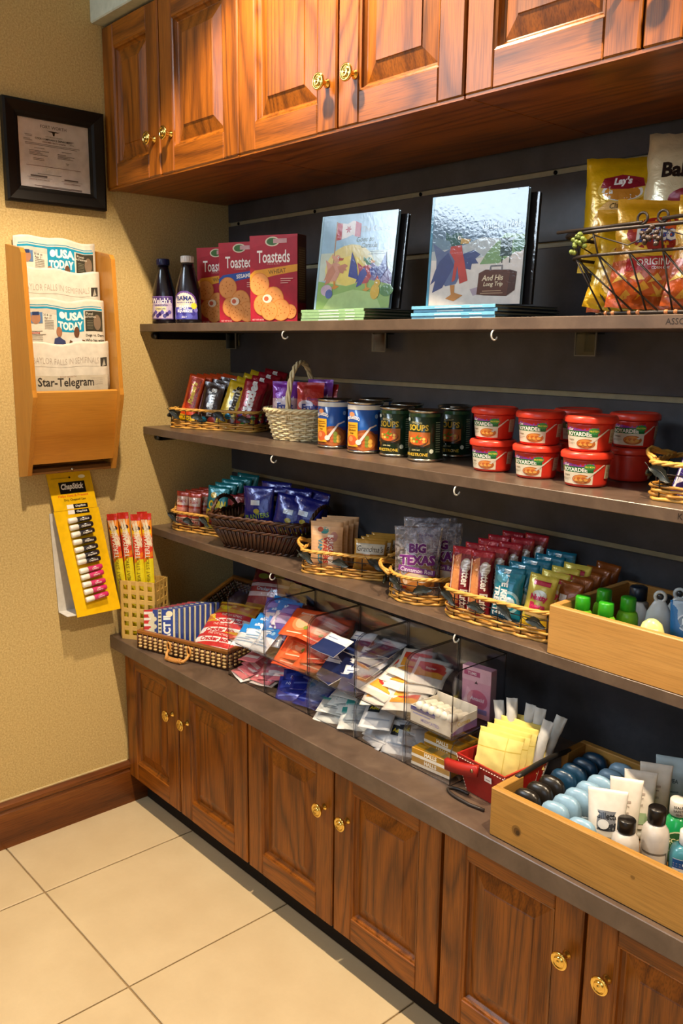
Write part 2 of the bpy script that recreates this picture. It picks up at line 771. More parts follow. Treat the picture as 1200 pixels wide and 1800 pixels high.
mb.box((-.1, RY - .1, 0), (WFX[0], RY, RZ)).box((WFX[1], RY - .1, 0), (RX + .1, RY, RZ))
mb.box((WFX[0], RY - .1, 0), (WFX[1], RY, WFZ[0])).box((WFX[0], RY - .1, WFZ[1]), (WFX[1], RY, RZ))
struct(mb, 'wall_front', [WALLP])
struct(MB().box((RX, RY, 0), (RX + .1, .1, RZ)), 'wall_right', [WALLP])
struct(MB().box((-.1, RY - .1, RZ), (RX + .1, .1, RZ + .1)), 'ceiling', [PLASTER])
# soffit above the cabinets
struct(MB().box((0, -.43, 2.236), (RX, -.001, RZ), 0, .003), 'trim_1', [mat('#b5b7a2', 'matte')])
# windows
def window(name, lo, hi, ax):
    r = thing(name)
    r['kind'] = 'structure'
    lo, hi = V(lo), V(hi)
    fw_, mb = .035, MB()
    o = 1 - ax
    def bx(a0, a1, z0, z1):
        p, q = [0, 0, z0], [0, 0, z1]
        p[ax], q[ax] = lo[ax], hi[ax]
        p[o], q[o] = a0, a1
        return p, q
    for a0, a1, z0, z1 in ((lo[o], hi[o], lo.z, lo.z + fw_), (lo[o], hi[o], hi.z - fw_, hi.z), (lo[o], lo[o] + fw_, lo.z + fw_, hi.z - fw_),
                           (hi[o] - fw_, hi[o], lo.z + fw_, hi.z - fw_), ((lo[o] + hi[o]) / 2 - .015, (lo[o] + hi[o]) / 2 + .015, lo.z + fw_, hi.z - fw_)):
        p, q = bx(a0, a1, z0, z1)
        mb.box(p, q, 0, .004)
    mb.obj('window_frame', mat('#d8d4c6', 'plastic'), r)
    c = (lo[ax] + hi[ax]) / 2
    p, q = bx(lo[o] + fw_ - .005, hi[o] - fw_ + .005, lo.z + fw_ - .005, hi.z - fw_ + .005)
    p[ax], q[ax] = c - .002, c + .002
    MB().box(p, q).obj('pane', GLASSM, r)
    return r
window('window_1', (-.08, WY0, WZ0), (-.02, WY1, WZ1), 0)
window('window_2', (WFX[0], RY - .08, WFZ[0]), (WFX[1], RY - .02, WFZ[1]), 1)  # unseen window, added to go with the cool fill light behind the viewer
# baseboard
prof = [(0, 0), (.016, 0), (.016, .105), (.012, .109), (.012, .114), (.02, .120), (.02, .130), (.008, .1376), (0, .1376)]
bb = MB().prism([(x, z) for x, z in prof], RY, -.004, 1)
bb.v = [(p[0] + .0005, p[1], p[2] + .0002) for p in bb.v]
bb = struct(bb, 'baseboard_left', [BASEW[1]])
MB().box((.0005, RY, .1378), (.004, -.408, .1415)).obj('caulk_line', mat('#cdbb8d', 'matte'), bb)


# ---------------------------------------------------------------- cabinets
def knob_mesh():
    mb = MB()
    T = Matrix.Rotation(pi / 2, 4, 'X')
    mb.lathe([(.0085, 0), (.0085, .002), (.0055, .0045), (.005, .014), (.0065, .019), (.0155, .021), (.0165, .0235), (.0155, .026), (.0125, .0265),
              (.0115, .0250), (.0095, .0250), (.0085, .0275), (.006, .0285), (.005, .0270), (.003, .029), (.0008, .0297)], 24, T=T)
    return mb.mesh('knob', [BRASS])


KNOB = knob_mesh()
_door = {}


def door_meshes(w, h, m):
    """frame-and-panel door; origin at lower left of the back face, front towards -y"""
    k = (round(w, 3), round(h, 3))
    if k in _door:
        return _door[k]
    t, sw = .0195, .058
    st = MB().box((0, -t, 0), (sw, 0, h), 0, .003).mesh('stile', [OAK[2]])
    rl = MB().box((sw, -t + .0003, 0), (w - sw, 0, sw), 0, .002).mesh('rail', [OAK[0]])
    # moulding: an ogee lip round the opening
    mo = MB()
    x0, x1, z0, z1 = sw, w - sw, sw, h - sw
    prof = [(0, -t + .002), (.004, -t + .0035), (.006, -t + .008), (.010, -t + .0125)]
    rings = [[(x0 + d, y, z0 + d), (x1 - d, y, z0 + d), (x1 - d, y, z1 - d), (x0 + d, y, z1 - d)] for d, y in prof]
    mo.loft(rings, 0, False, False, False)
    mo = mo.mesh('moulding', [OAK[2]])
    pn = MB()
    a = .008
    prof = [(a, -.002), (a, -.0075), (a + .004, -.0065), (a + .034, -t + .0045), (a + .0355, -t + .0025)]
    rings = [[(x0 + d, y, z0 + d), (x1 - d, y, z0 + d), (x1 - d, y, z1 - d), (x0 + d, y, z1 - d)] for d, y in prof]
    pn.loft(rings, 0, False, True, False)
    pn = pn.mesh('raised_panel', [OAK[2]])
    _door[k] = (st, rl, mo, pn)
    return _door[k]


def link(me, name, parent, loc=(0, 0, 0), rot=(0, 0, 0)):
    o = bpy.data.objects.new(name, me)
    COL.objects.link(o)
    o.parent = parent
    o.location = loc
    o.rotation_euler = rot
    return o


def door(parent, x0, x1, z0, z1, y, knob_x, knob_z):
    w, h = x1 - x0, z1 - z0
    d = thing('door')
    d.parent = parent
    d.location = (x0, y, z0)
    st, rl, mo, pn = door_meshes(w, h, None)
    link(st, 'stile', d)
    link(st, 'stile', d, (w - .058, 0, 0))
    link(rl, 'rail', d)
    link(rl, 'rail', d, (0, 0, h - .058))
    link(mo, 'moulding', d)
    link(pn, 'raised_panel', d)
    link(KNOB, 'knob', d, (knob_x - x0, -.0193, knob_z - z0))


UX = [0.004, .2925, .6275, .9545, 1.277, 1.597, 1.92, 2.243, 2.566]
UL = ['oak wall cabinet in the upper left corner beside the framed certificate', 'oak wall cabinet above the two picture books',
      'oak wall cabinet above the chip basket at the right edge', 'oak wall cabinet beyond the right edge of the view']
for c in range(4):
    a, m_, b = UX[2 * c], UX[2 * c + 1], UX[2 * c + 2]
    t = thing('wall_cabinet', UL[c], 'cabinet', 'oak wall cabinets', (0, 0, 0))
    mb = MB().box((a, -.381, 1.822), (b - .001, -.013, 2.235), 0, .001)
    mb.obj('body', OAK[0], t)
    MB().box((a + .002, -.3985, 1.8195), (b - .002, -.3815, 1.8245)).obj('scribe_strip', OAK[0], t)
    door(t, a + .001, m_ - .002, 1.8245, 2.229, -.3815, m_ - .028, 1.912)
    door(t, m_ + .0035, b - .003, 1.8245, 2.229, -.3815, m_ + .052, 1.912)
BX = [.004, .311, .6395, .9692, 1.2913, 1.6122, 1.936, 2.26, 2.584]
BLb = ['oak base cabinet nearest the wall, under the woven tray', 'oak base cabinet second from the wall, under the acrylic bins',
       'oak base cabinet at the right edge, under the wooden crate', 'oak base cabinet beyond the right edge of the view']
for c in range(4):
    a, m_, b = BX[2 * c], BX[2 * c + 1], BX[2 * c + 2]
    t = thing('base_cabinet', BLb[c], 'cabinet', 'oak base cabinets')
    MB().box((a, -.385, .085), (b - .001, -.001, ZC - .041), 0, .001).obj('body', OAK[2], t)
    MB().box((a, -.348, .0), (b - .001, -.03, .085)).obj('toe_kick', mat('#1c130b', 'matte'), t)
    z1 = ZC - .0425
    door(t, a + .004, m_ - .003, .092, z1, -.3855, m_ - .03, .384)
    door(t, m_ + .003, b - .004, .092, z1, -.3855, m_ + .048, .384)
ct = thing('countertop', 'brown mottled laminate countertop over the base cabinets', 'counter')
MB().box((.002, -.4473, ZC - .04), (2.584, -.001, ZC), 0, .0015).obj('slab', LAMIN, ct)


# ---------------------------------------------------------------- shelves
def shelf(z, dep, label, hooks, brackets, word=None):
    t = thing('shelf', label, 'shelf')
    MB().box((.002, -dep, z - .0215), (2.6, -.001, z), 0, .001).obj('board', LAMIN, t)
    cl = MB().box((.002, -dep + .045, z - .043), (.02, -.002, z - .0222), 0, .001)
    cl.tube([(.002, -dep + .045, z - .0325), (.02, -dep + .045, z - .0325)], .0102, 10)
    cl.obj('wall_cleat', mat('#17120f', 'plastic'), t)
    hk = MB()
    for x in hooks:
        hk = MB()
        pts = [(x, -dep + .006, z - .021)] + [(x - .004 * sin(a * 1.0) * 0, -dep + .006 - .009 * sin(a), z - .031 + .009 * cos(a)) for a in [k * pi / 8 for k in range(0, 12)]]
        hk.tube(pts, .0016, 6)
        hk.obj('cup_hook', mat('#d9d9d6', 'plastic'), t)
    for x in brackets:
        b = MB().box((x, -.034, z - .068), (x + .047, -.031, z - .0222)).box((x + .02, -.031, z - .06), (x + .024, -.002, z - .0222)).box((x, -.031, z - .0255), (x + .047, -.0015, z - .0225))
        b.box((x - .0006, -.0345, z - .069), (x + .0476, -.0305, z - .0672), 1).box((x + .0466, -.0345, z - .068), (x + .0482, -.0305, z - .0222), 1).box((x - .0008, -.0345, z - .068), (x + .0004, -.0305, z - .0222), 1)
        b.obj('shelf_bracket', [acrylic('bracket_acrylic', (.9, .9, .85), .75, 1.5), mat('#8d8878', 'plastic')], t)
    if word:
        art([('t', word[0], 0.5, .5, 1, '#2b2420', dict(w=1, b=0))], lambda u, v, o: (word[1] + u * word[2], -dep - o, z - .0152 + v * .0095), word[2], .0095, t, name='lettering')
    return t


shelf(Z1, .3143, 'top shelf, brown laminate board carrying the books', [.674, 1.289], [.03, .68, 1.278], ('ASSORT', 1.622, .048))
shelf(Z2, .3143, 'second shelf from the top, brown laminate board carrying the soup cans', [.629, 1.214], [.03, .72, 1.35], ('KIN', 1.668, .021))
shelf(Z3, .3038, 'lowest shelf, brown laminate board carrying the dark wicker basket', [.608, 1.218], [.03])


# ---------------------------------------------------------------- framed certificate on the left wall
t = thing('framed_certificate', 'black framed certificate hanging on the tan wall', 'frame', None, (.002, -.548, 1.888), (0, 0, pi / 2))
FW2, FH2 = .272, .248     # local x runs towards the viewer's right (+y world)
def sidebar(poly, a, b, ax):
    return MB().prism(poly, a, b, ax)
mb = MB()
w2, h2, fb = FW2 / 2, FH2 / 2, .040
prof = [(0, 0), (0, -.018), (.006, -.021), (fb - .012, -.016), (fb - .006, -.012), (fb, -.010), (fb, 0)]
rings = [[(-w2 + d, y, -h2 + d), (w2 - d, y, -h2 + d), (w2 - d, y, h2 - d), (-w2 + d, y, h2 - d)] for d, y in prof]
mb.loft(rings, 0, False, False, False)
mb.obj('frame', mat('#0d0a09', 'print'), t)
pw, ph = FW2 - 2 * fb + .002, FH2 - 2 * fb + .002
MB().box((-pw / 2, -.004, -ph / 2), (pw / 2, -.001, ph / 2)).obj('certificate', mat('#f2f0fa', 'paper'), t)
sh = [('t', 'FORT WORTH', .5, .905, .045, '#3a3a3a', dict(b=0)), ('p', [(.4, .86), (.44, .85), (.48, .855), (.52, .855), (.56, .85), (.6, .86), (.56, .84), (.52, .835), (.51, .79), (.49, .79), (.48, .835), (.44, .84)], '#1d1d20'),
      ('t', 'CITY OF FORT WORTH', .5, .765, .018, '#555555', dict(b=0)), ('t', 'CODE COMPLIANCE DEPARTMENT', .5, .725, .028, '#222222', {}), ('t', 'CONSUMER HEALTH DIVISION', .5, .685, .02, '#6d2b33', {})]
for y, x0, x1 in ((.76, .1, .2), (.74, .11, .2), (.70, .08, .17), (.68, .08, .2), (.735, .68, .78), (.69, .72, .78), (.645, .1, .86), (.625, .1, .82), (.58, .22, .36), (.57, .6, .74), (.54, .15, .42), (.52, .15, .3),
                  (.50, .15, .33), (.48, .15, .4), (.53, .54, .66), (.51, .54, .78), (.49, .54, .72), (.47, .54, .76), (.43, .2, .35), (.41, .2, .35), (.41, .65, .7), (.39, .66, .69), (.21, .25, .58), (.04, .2, .87), (.025, .3, .87)):
    sh.append(('r', x0, y, x1, y + .007, '#74717a'))
sh += [('r', .1, .325, .86, .33, '#7c3a40'), ('r', .1, .155, .45, .158, '#555555'), ('r', .58, .145, .88, .148, '#555555'), ('t', 'DIRECTOR, PUBLIC HEALTH', .27, .125, .02, '#7c3a40', dict(b=0)), ('t', 'CODE COMPLIANCE', .73, .115, .02, '#7c3a40', dict(b=0)),
       ('r', .15, .17, .38, .19, '#66636c'), ('r', .62, .16, .82, .178, '#66636c')]
art(sh, flat_front(pw, -.004, -ph / 2, ph), pw, ph, t, name='lettering')
MB().box((-pw / 2, -.0085, -ph / 2), (pw / 2, -.0075, ph / 2)).obj('glass', GLASSM, t)

# ---------------------------------------------------------------- newspaper rack
t = thing('newspaper_rack', 'honey wood newspaper rack mounted on the tan wall', 'rack', None, (.0015, -.563, 1.05))
RWd = .1215
side = [(0, .003), (.058, .012), (.064, .03), (.118, .205), (.122, .222), (.118, .24), (.098, .58), (.088, .592), (0, .607)]
for sg in (-1, 1):
    y = sg * RWd
    mb = MB().prism([(x, z) for x, z in side], y - .006, y + .006, 1)
    mb.obj('side_panel', MAPLE[2], t)
MB().box((.0, -RWd + .0062, .012), (.007, RWd - .0062, .6)).obj('back_panel', MAPLE[2], t)
mb = MB()
mb.loft([[(.0575, y, .045), (.066, y, .042), (.108, y, .232), (.100, y, .236)] for y in (-RWd + .0062, RWd - .0062)], 0, sm=False)
mb.obj('front_panel', MAPLE[1], t)
MB().box((.0075, -RWd + .0062, .012), (.052, RWd - .0062, .028), 0, .001).obj('foot_rail', wood('rack_foot', '#5b3a1a', '#6b4520', '#7a5228', 1, 2.0, .2), t)
for k, (xx, zz) in enumerate(((.0245, .46), (.0435, .36), (.0635, .24))):
    MB().box((xx, -RWd + .0062, .05), (xx + .0015, RWd - .0062, zz)).obj('divider', MAPLE[1], t)
MB().lathe([(.004, 0), (.004, .002), (.002, .003)], 10, T=Matrix.Translation((.052, .0, .02)) @ Matrix.Rotation(pi / 2, 4, 'Y')).obj('screw', mat('#d8d4c6', 'metal'), t)

# newspapers: folded, each standing in its own pocket (local x across, front towards -y before turning)
def newspaper(kind, h=.30, w=.222, th=.0095):
    t = thing('newspaper', '', 'newspaper', 'folded newspapers in the wall rack')
    mb = MB()
    rings = []
    N = 10
    for i in range(13):
        u = i / 12
        x = (u - .5) * w
        sag = .004 * sin(u * 5 + kind) + .003 * sin(u * 13 + kind * 2)
        bow = .006 * sin(pi * u)
        ring = [(x, -bow + 0.0, 0), (x, -bow, h * .5), (x, -bow, h - th * .7 + sag)]
        for k in range(1, 6):
            a = pi * k / 6
            ring.append((x, -bow + th / 2 - th / 2 * cos(a), h - th * .7 + sag + th * .7 * sin(a)))
        ring += [(x, -bow + th, h - th * .7 + sag), (x, -bow + th, 0)]
        rings.append(ring)
    mb.loft(rings, 0, True, True, True)
    mb.obj('folded_sheets', mat('#cfc8bb', 'paper'), t)
    def S(u, v, o):
        sag = .004 * sin(u * 5 + kind) + .003 * sin(u * 13 + kind * 2)
        v = 1 - (1 - v) * .30 / h
        return ((u - .5) * w, -.006 * sin(pi * u) - o, v * (h - th * .7 + sag * v))
    G, K, B = '#8a857c', '#3b3733', '#1f8fb5'
    if kind in (0, 2):
        sh = [('r', .04, .955, .96, .962, B), ('r', .03, .885, .97, .945, '#c4bdb0'), ('r', .03, .927, .97, .945, B), ('r', .38, .74, .72, .94, B), ('t', 'USA', .6, .885, .075, '#f2efe8', dict(b=.05)), ('t', 'TODAY', .55, .795, .075, '#f2efe8', dict(b=.05, w=.31)),
              ('e', .445, .89, .035, .032, '#d8ecf2'), ('r', .74, .74, .97, .92, '#3c3a30'), ('e', .9, .82, .05, .07, '#7d6a58'), ('t', 'Dogs vs. Dem', .86, .70, .03, '#3b3733', dict(w=.26)), ('t', 'Who has edge', .86, .655, .03, '#3b3733', dict(w=.28)),
              ('t', 'Ponzi', .8, .895, .022, '#d8d2c4', dict(b=0)), ('t', 'schemes', .81, .87, .022, '#d8d2c4', dict(b=0)),
              ('r', .05, .80, .21, .895, '#5d7da8'), ('e', .13, .845, .055, .05, '#a97b5f'), ('r', .09, .87, .17, .9, '#2c3c66'), ('t', '20 & up', .27, .87, .022, K, dict(b=0)), ('t', 'Age 21', .27, .845, .022, K, dict(b=0)),
              ('r', .05, .73, .2, .735, G), ('r', .05, .70, .24, .705, G), ('t', 'Newsline', .1, .72, .02, '#b03030', {})]
        for k in range(6):
            sh.append(('r', .23, .825 - k * .014, .34, .829 - k * .014, G))
            sh.append(('r', .05, .69 - k * .016, .2, .694 - k * .016, G))
            sh.append(('r', .76, .83 - k * .014, .84, .833 - k * .014, '#8d8a78'))
        sh += [('e', .40, .735, .035, .045, '#9d6c50'), ('p', [(.31, .55), (.34, .67), (.4, .69), (.47, .66), (.49, .55)], '#3a4166'), ('e', .62, .74, .035, .05, '#6b4834'), ('p', [(.5, .55), (.53, .67), (.6, .69), (.7, .67), (.76, .55)], '#d8d8d8'),
               ('p', [(.5, .6), (.53, .67), (.56, .66), (.55, .58)], '#6b4834'), ('p', [(.68, .67), (.72, .66), (.78, .57), (.74, .57)], '#6b4834'), ('t', 'GATORS', .62, .61, .03, '#3a5aa0', {})]
    else:
        sh = [('t', 'BAYLOR FALLS IN SEMIFINALS', .45, .855, .055, '#a89a8e', dict(w=.82, b=-.01)), ('r', .03, .80, .86, .803, '#a0988c'), ('r', .88, .80, .97, .88, '#3c3a36'), ('p', [(.9, .8), (.93, .87), (.95, .81)], '#a8a294'),
              ('r', .03, .58, .97, .72, '#bfb5a2'), ('t', 'Star-Telegram', .43, .65, .105, '#35302c', dict(w=.7, b=.02)), ('t', 'FORT WORTH', .45, .712, .016, '#8a6a5a', dict(b=0)),
              ('r', .38, .40, .66, .55, '#6d5c50'), ('p', [(.38, .55), (.5, .5), (.66, .54), (.66, .47), (.5, .44), (.38, .5)], '#3b3533'), ('t', 'Strikes at auto', .84, .53, .026, '#5a534c', dict(w=.26)), ('t', 'law and far pe', .84, .485, .026, '#5a534c', dict(w=.26)),
              ('t', 'Power files,', .14, .50, .026, '#5a534c', dict(w=.2)), ('t', 'part for paper', .16, .455, .026, '#5a534c', dict(w=.26))]
        for k in range(4):
            sh.append(('r', .74, .69 - k * .018, .9, .693 - k * .018, '#9a9285'))
        sh.append(('r', .03, .545, .2, .548, '#9a9285'))
    if h < .2:
        sh = [q for q in sh if (q[2] if q[0] in 're' else (q[3] if q[0] == 't' else q[1][0][1])) > .46]
    art(sh, S, w, .30, t, .03, name='print')
    return t


NP = [newspaper(0), newspaper(1), newspaper(2), newspaper(3, .17)]
NL = ['folded newspaper with a blue masthead, highest in the wall rack', 'folded newspaper second from the top of the rack, mostly hidden masthead',
      'folded newspaper with a blue masthead and two players, third from the top', 'folded newspaper lowest in the wall rack, plain serif masthead']
for k, (xx, zt, yc) in enumerate(((.0075, 1.676, -.5625), (.0265, 1.597, -.5625), (.0465, 1.521, -.5625), (.0645, 1.409, -.5625))):
    put(NP[k], NL[k], (xx + .0095, yc, zt - (.2975 if k < 3 else .1675)), (0, 0, pi / 2))

# ---------------------------------------------------------------- lip balm display card hanging under the rack
CWd, CHt, lean = .128, .405, .062
an = atan2(lean, CHt)
t = thing('display_card', 'yellow lip balm display card hanging below the newspaper rack', 'display card', None, (.0018, -.5535, 1.054))
TY = Matrix.Rotation(pi / 2, 4, 'Z')
def S_card(u, v, o):
    # v from bottom to top; the card swings out from the wall towards its foot and drifts to the right
    s = 1 - v
    return (.003 + lean * s + o * cos(an), (u - .5) * CWd * (1 if v > .74 else 1.04) + .045 * s, -CHt * s)
mb = MB()
mb.grid(lambda u, v: S_card(u, .002 + v * .738, 0), 1, 6, 0, False)
mb.grid(lambda u, v: S_card(u, .742 + v * .258, 0), 1, 2, 0, False)
mb.grid(lambda u, v: (lambda p: (p[0] - .0016, p[1], p[2]))(S_card(u, .002 + v * .738, 0)), 1, 6, 0, False)
mb.grid(lambda u, v: (lambda p: (p[0] - .0016, p[1], p[2]))(S_card(u, .742 + v * .258, 0)), 1, 2, 0, False)
mb.obj('front_card', mat('#e9b90c', 'print'), t)
mb = MB()
mb.grid(lambda u, v: (.0008, (u - .5) * CWd + .012 * (1 - v) + .004, -CHt * (1 - v * .72) * .985), 1, 4, 0, False)
mb.grid(lambda u, v: (.0016, (u - .5) * CWd + .012 * (1 - v) + .004, -CHt * (1 - v * .72) * .985), 1, 4, 0, False)
mb.box((.001, -CWd / 2 + .016, -CHt * .985), (lean - .002, CWd / 2 + .04, -CHt * .981))
mb.obj('easel_back', mat('#c9c6c0', 'paper'), t)
sh = [('r', .22, .855, .82, .935, '#16120f'), ('t', 'ChapStick', .52, .898, .052, '#f4f1ea', dict(w=.52, it=.25, b=.04)), ('t', 'Helps Heal & Prevent', .5, .838, .024, '#d8661c', dict(w=.72)), ('t', 'Dry, Chapped Lips', .52, .81, .02, '#4a3d12', dict(w=.6)),
      ('r', .08, .962, .5, .965, '#8a6d10'), ('e', .5, .965, .025, .007, '#3a2d10'), ('e', .78, .965, .08, .012, '#f2edd0')]
for yy, rot, c in ((.765, -3, '#f4f1ea'), (.727, 3, '#f4f1ea')):
    sh += [('r', .3, yy - .014, .46, yy + .014, c), ('r', .45, yy - .015, .78, yy + .015, '#1b1512'), ('t', 'ChapStick', .615, yy, .018, c, dict(w=.27, it=.2, b=.02))]
art(sh, S_card, CWd, CHt, t, name='print')


def balm(c, name):
    t = thing('lip_balm', '', 'lip balm', name)
    L_, r = .066, .0078
    T = Matrix.Rotation(pi / 2, 4, 'Y')
    MB().lathe([(.0072, .0), (r, .001), (r, .0225), (.0068, .0235)], 14, T=T).obj('cap', mat('#e6e2d8', 'plastic'), t)
    MB().lathe([(.0068, .0236), (r, .024), (r, L_ - .003), (.0068, L_)], 14, T=T).obj('tube', mat(c, 'gloss'), t)
    def S(u, v, o):
        a = (v - .5) * 2.0
        return (.027 + u * .034, -(r + o) * cos(a), (r + o) * sin(a))
    art([('t', 'ChapStick' if c == '#231b20' else 'Cherry', .5, .5, .42, '#e8e2dc', dict(w=.85, it=.2, b=.02))], S, .034, .0156, t, .006, name='lettering')
    return t


BK = [balm('#231b20', 'black lip balm sticks on the yellow card'), balm('#c02a62', 'pink lip balm sticks on the yellow card')]
ordn = ['first', 'second', 'third', 'fourth', 'fifth', 'sixth', 'seventh', 'eighth']
vs_ = [.668, .618, .568, .517, .462, .412, .378, .315, .268, .218, .166, .112]
for i, v in enumerate(vs_):
    blk = i < 7
    p = S_card(.5, v, .0095)
    lab = ('%s black lip balm from the top of the yellow card' % ordn[i]) if blk else ('%s pink lip balm from the top of the pink row on the yellow card' % ordn[i - 7])
    put(BK[0 if blk else 1], lab, (t.location.x + p[0], t.location.y + p[1] - .034, t.location.z + p[2] + (.002)), (0, radians(-3 - (i % 3) * 2), pi / 2 - .02))


# ============================================================ product factories
def carton(name, cat, W, D, H, col, front, right=None, top=None, fin='print', group=None, side_col=None):
    t = thing(name, '', cat, group)
    MB().box((-W / 2, -D / 2, 0), (W / 2, D / 2, H), 0, .0008).obj('carton', mat(col, fin), t)
    art(front, flat_front(W, -D / 2, 0, H), W, H, t, name='front_print')
    if right:
        art(right, flat_right(W / 2, D, 0, H), D, H, t, name='side_print')
    if top:
        art(top, flat_top(W, D, H), W, D, t, name='top_print')
    return t


def bag(name, cat, W, H, T, col, front, fin='foil', crimp=.05, wr=.0016, seed=1, group=None, mats=None, nu=14, nv=18, pw=.55, lie=False):
    """a pillow pack: sealed top and bottom edges, bulging body; base at z=0, front towards -y"""
    t = thing(name, '', cat, group)
    def B(u, v):
        if v < crimp or v > 1 - crimp:
            return .0004
        vv = (v - crimp) / (1 - 2 * crimp)
        return .0004 + T / 2 * (max(0, sin(pi * min(max(u, 0), 1))) ** pw) * (max(0, sin(pi * vv)) ** .5)
    G = []
    sd = V((seed * 3.7, seed * 1.3, 0))
    for j in range(nv + 1):
        row = []
        for i in range(nu + 1):
            u, v = i / nu, j / nv
            if j == 1:
                v = crimp
            elif j == nv - 1:
                v = 1 - crimp
            elif 1 < j < nv - 1:
                v = crimp + (j - 1) / (nv - 2) * (1 - 2 * crimp)
            b = B(u, v)
            sq = 1 - .07 * sin(pi * v) * min(1, T / W * 3)
            e = min(1, b / (T * .2 + 1e-6))
            p = V(((u - .5) * W * sq, 0, v * H))
            n1 = noise.noise(p * 55 + sd) * wr + noise.noise(p * 130 + sd) * wr * .45
            n2 = noise.noise(p * 50 - sd) * wr
            # radiating puckers near the seals
            pk = sin(u * 34 + seed) * wr * .7 * (max(0, 1 - abs(v - crimp) * 7) + max(0, 1 - abs(1 - crimp - v) * 7))
            sway = wr * 1.2 * sin(u * 7 + seed * 2) * (1 if v > .9 or v < .1 else .25)
            jag = (noise.noise(V((u * 9, seed, v * 3))) * wr * .8)
            row.append((p.x + (noise.noise(V((v * 8, seed, 1))) * wr if u in (0, 1) else 0), -b + (n1 + pk) * e + sway, b + (n2 - pk) * e + sway, p.z + (jag if j in (0, nv) else 0)))
        G.append(row)
    mb = MB()
    W1 = nu + 1
    vs = [(q[0], q[1], q[3]) for r in G for q in r] + [(q[0], q[2], q[3]) for r in G for q in r]
    off = W1 * (nv + 1)
    fs = []
    for j in range(nv):
        for i in range(nu):
            a = j * W1 + i
            fs.append((a, a + 1, a + 1 + W1, a + W1))
            fs.append((off + a, off + a + W1, off + a + 1 + W1, off + a + 1))
    for j in range(nv):
        for i in (0, nu):
            a = j * W1 + i
            fs.append((a, a + W1, off + a + W1, off + a))
    for i in range(nu):
        for j in (0, nv):
            a = j * W1 + i
            fs.append((a, off + a, off + a + 1, a + 1))
    mb.add(vs, fs, 0, True)
    mb.obj('wrapper', mats or mat(col, fin), t)
    def S(u, v, o):
        u = min(max(u, 0), 1)
        v = min(max(v, 0), 1)
        x = u * nu
        i = min(int(x), nu - 1)
        fx = x - i
        if v < crimp:
            j, fy = 0, v / crimp
        elif v > 1 - crimp:
            j, fy = nv - 1, (v - 1 + crimp) / crimp
        else:
            y = 1 + (v - crimp) / (1 - 2 * crimp) * (nv - 2)
            j = min(int(y), nv - 2)
            fy = y - j
        q = [[G[j][i][k] * (1 - fx) + G[j][i + 1][k] * fx for k in (0, 1, 3)] for j in (j, j + 1)]
        p = [q[0][k] * (1 - fy) + q[1][k] * fy for k in range(3)]
        return (p[0], p[1] - o, p[2])
    if front:
        art(front, S, W, H, t, W / 16, fin if fin in ('foil', 'chrome') else 'print', 'print', .0009, .00012)
    return t


def can(name, cat, R, H, col, front, span=2.6, group=None):
    t = thing(name, '', cat, group)
    st = mat('#b9b4a8', 'metal')
    mb = MB()
    mb.lathe([(R * .9, 0), (R, .001), (R + .0012, .003), (R, .005), (R - .0012, .0065)], 36)
    mb.obj('bottom_rim', st, t)
    mb = MB()
    mb.lathe([(R - .0012, H - .0065), (R, H - .005), (R + .0012, H - .003), (R + .0012, H - .0012), (R, H), (R - .002, H), (R - .003, H - .004), (R * .8, H - .0042), (R * .78, H - .0034), (R * .5, H - .0034), (R * .48, H - .0042), (.001, H - .0042)], 36)
    mb.obj('lid_rim', st, t)
    MB().lathe([(R - .0014, .0062), (R - .0008, .0066), (R - .0008, H - .0066), (R - .0014, H - .0062)], 36).obj('label_sleeve', mat(col, 'gloss'), t)
    hh = H - .014
    def S(u, v, o):
        a = (u - .5) * span
        return ((R - .0006 + o) * sin(a), -(R - .0006 + o) * cos(a), .007 + v * hh)
    art(front, S, R * span, hh, t, R * .16, 'gloss', 'label_print', .0005, .00008)
    return t


def superring(rx, ry, z, n=24, p=2.0, y0=0.0, x0=0.0):
    r = []
    for k in range(n):
        a = 2 * pi * k / n
        c, q = cos(a), sin(a)
        c = math.copysign(abs(c) ** (2 / p), c)
        q = math.copysign(abs(q) ** (2 / p), q)
        r.append((x0 + rx * c, y0 + ry * q, z))
    return r


def oval(mb, prof, n=24, m=0, p=2.0):
    """prof rows: rx, ry, z"""
    return mb.loft([superring(rx, ry, z, n, p) for rx, ry, z in prof], m)


def shell(prof, span, z0, hh, p=2.0):
    """surface following an oval body for labels: prof sorted rx, ry, z"""
    def S(u, v, o):
        z = z0 + v * hh
        for (a, b, c), (d, e, f) in zip(prof, prof[1:]):
            if c <= z <= f and f > c:
                k = (z - c) / (f - c)
                rx, ry = a + (d - a) * k, b + (e - b) * k
                break
        else:
            rx, ry = prof[-1][:2]
        an = (u - .5) * span - pi / 2
        c, q = cos(an), sin(an)
        c = math.copysign(abs(c) ** (2 / p), c)
        q = math.copysign(abs(q) ** (2 / p), q)
        return ((rx + o) * c, (ry + o) * q, z)
    return S


def packet(name, cat, W, H, T, col, front, fin='print', group=None, crimp=.07, seed=1):
    """a flat sachet lying on its back (front upwards), origin at its centre"""
    t = bag(name, cat, W, H, T, col, front, fin, crimp, .0007, seed, group, None, 8, 8)
    for c in t.children:
        M_ = Matrix.Rotation(-pi / 2, 4, 'X') @ Matrix.Translation((0, -T * .0, -H / 2))
        c.data.transform(M_)
    return t


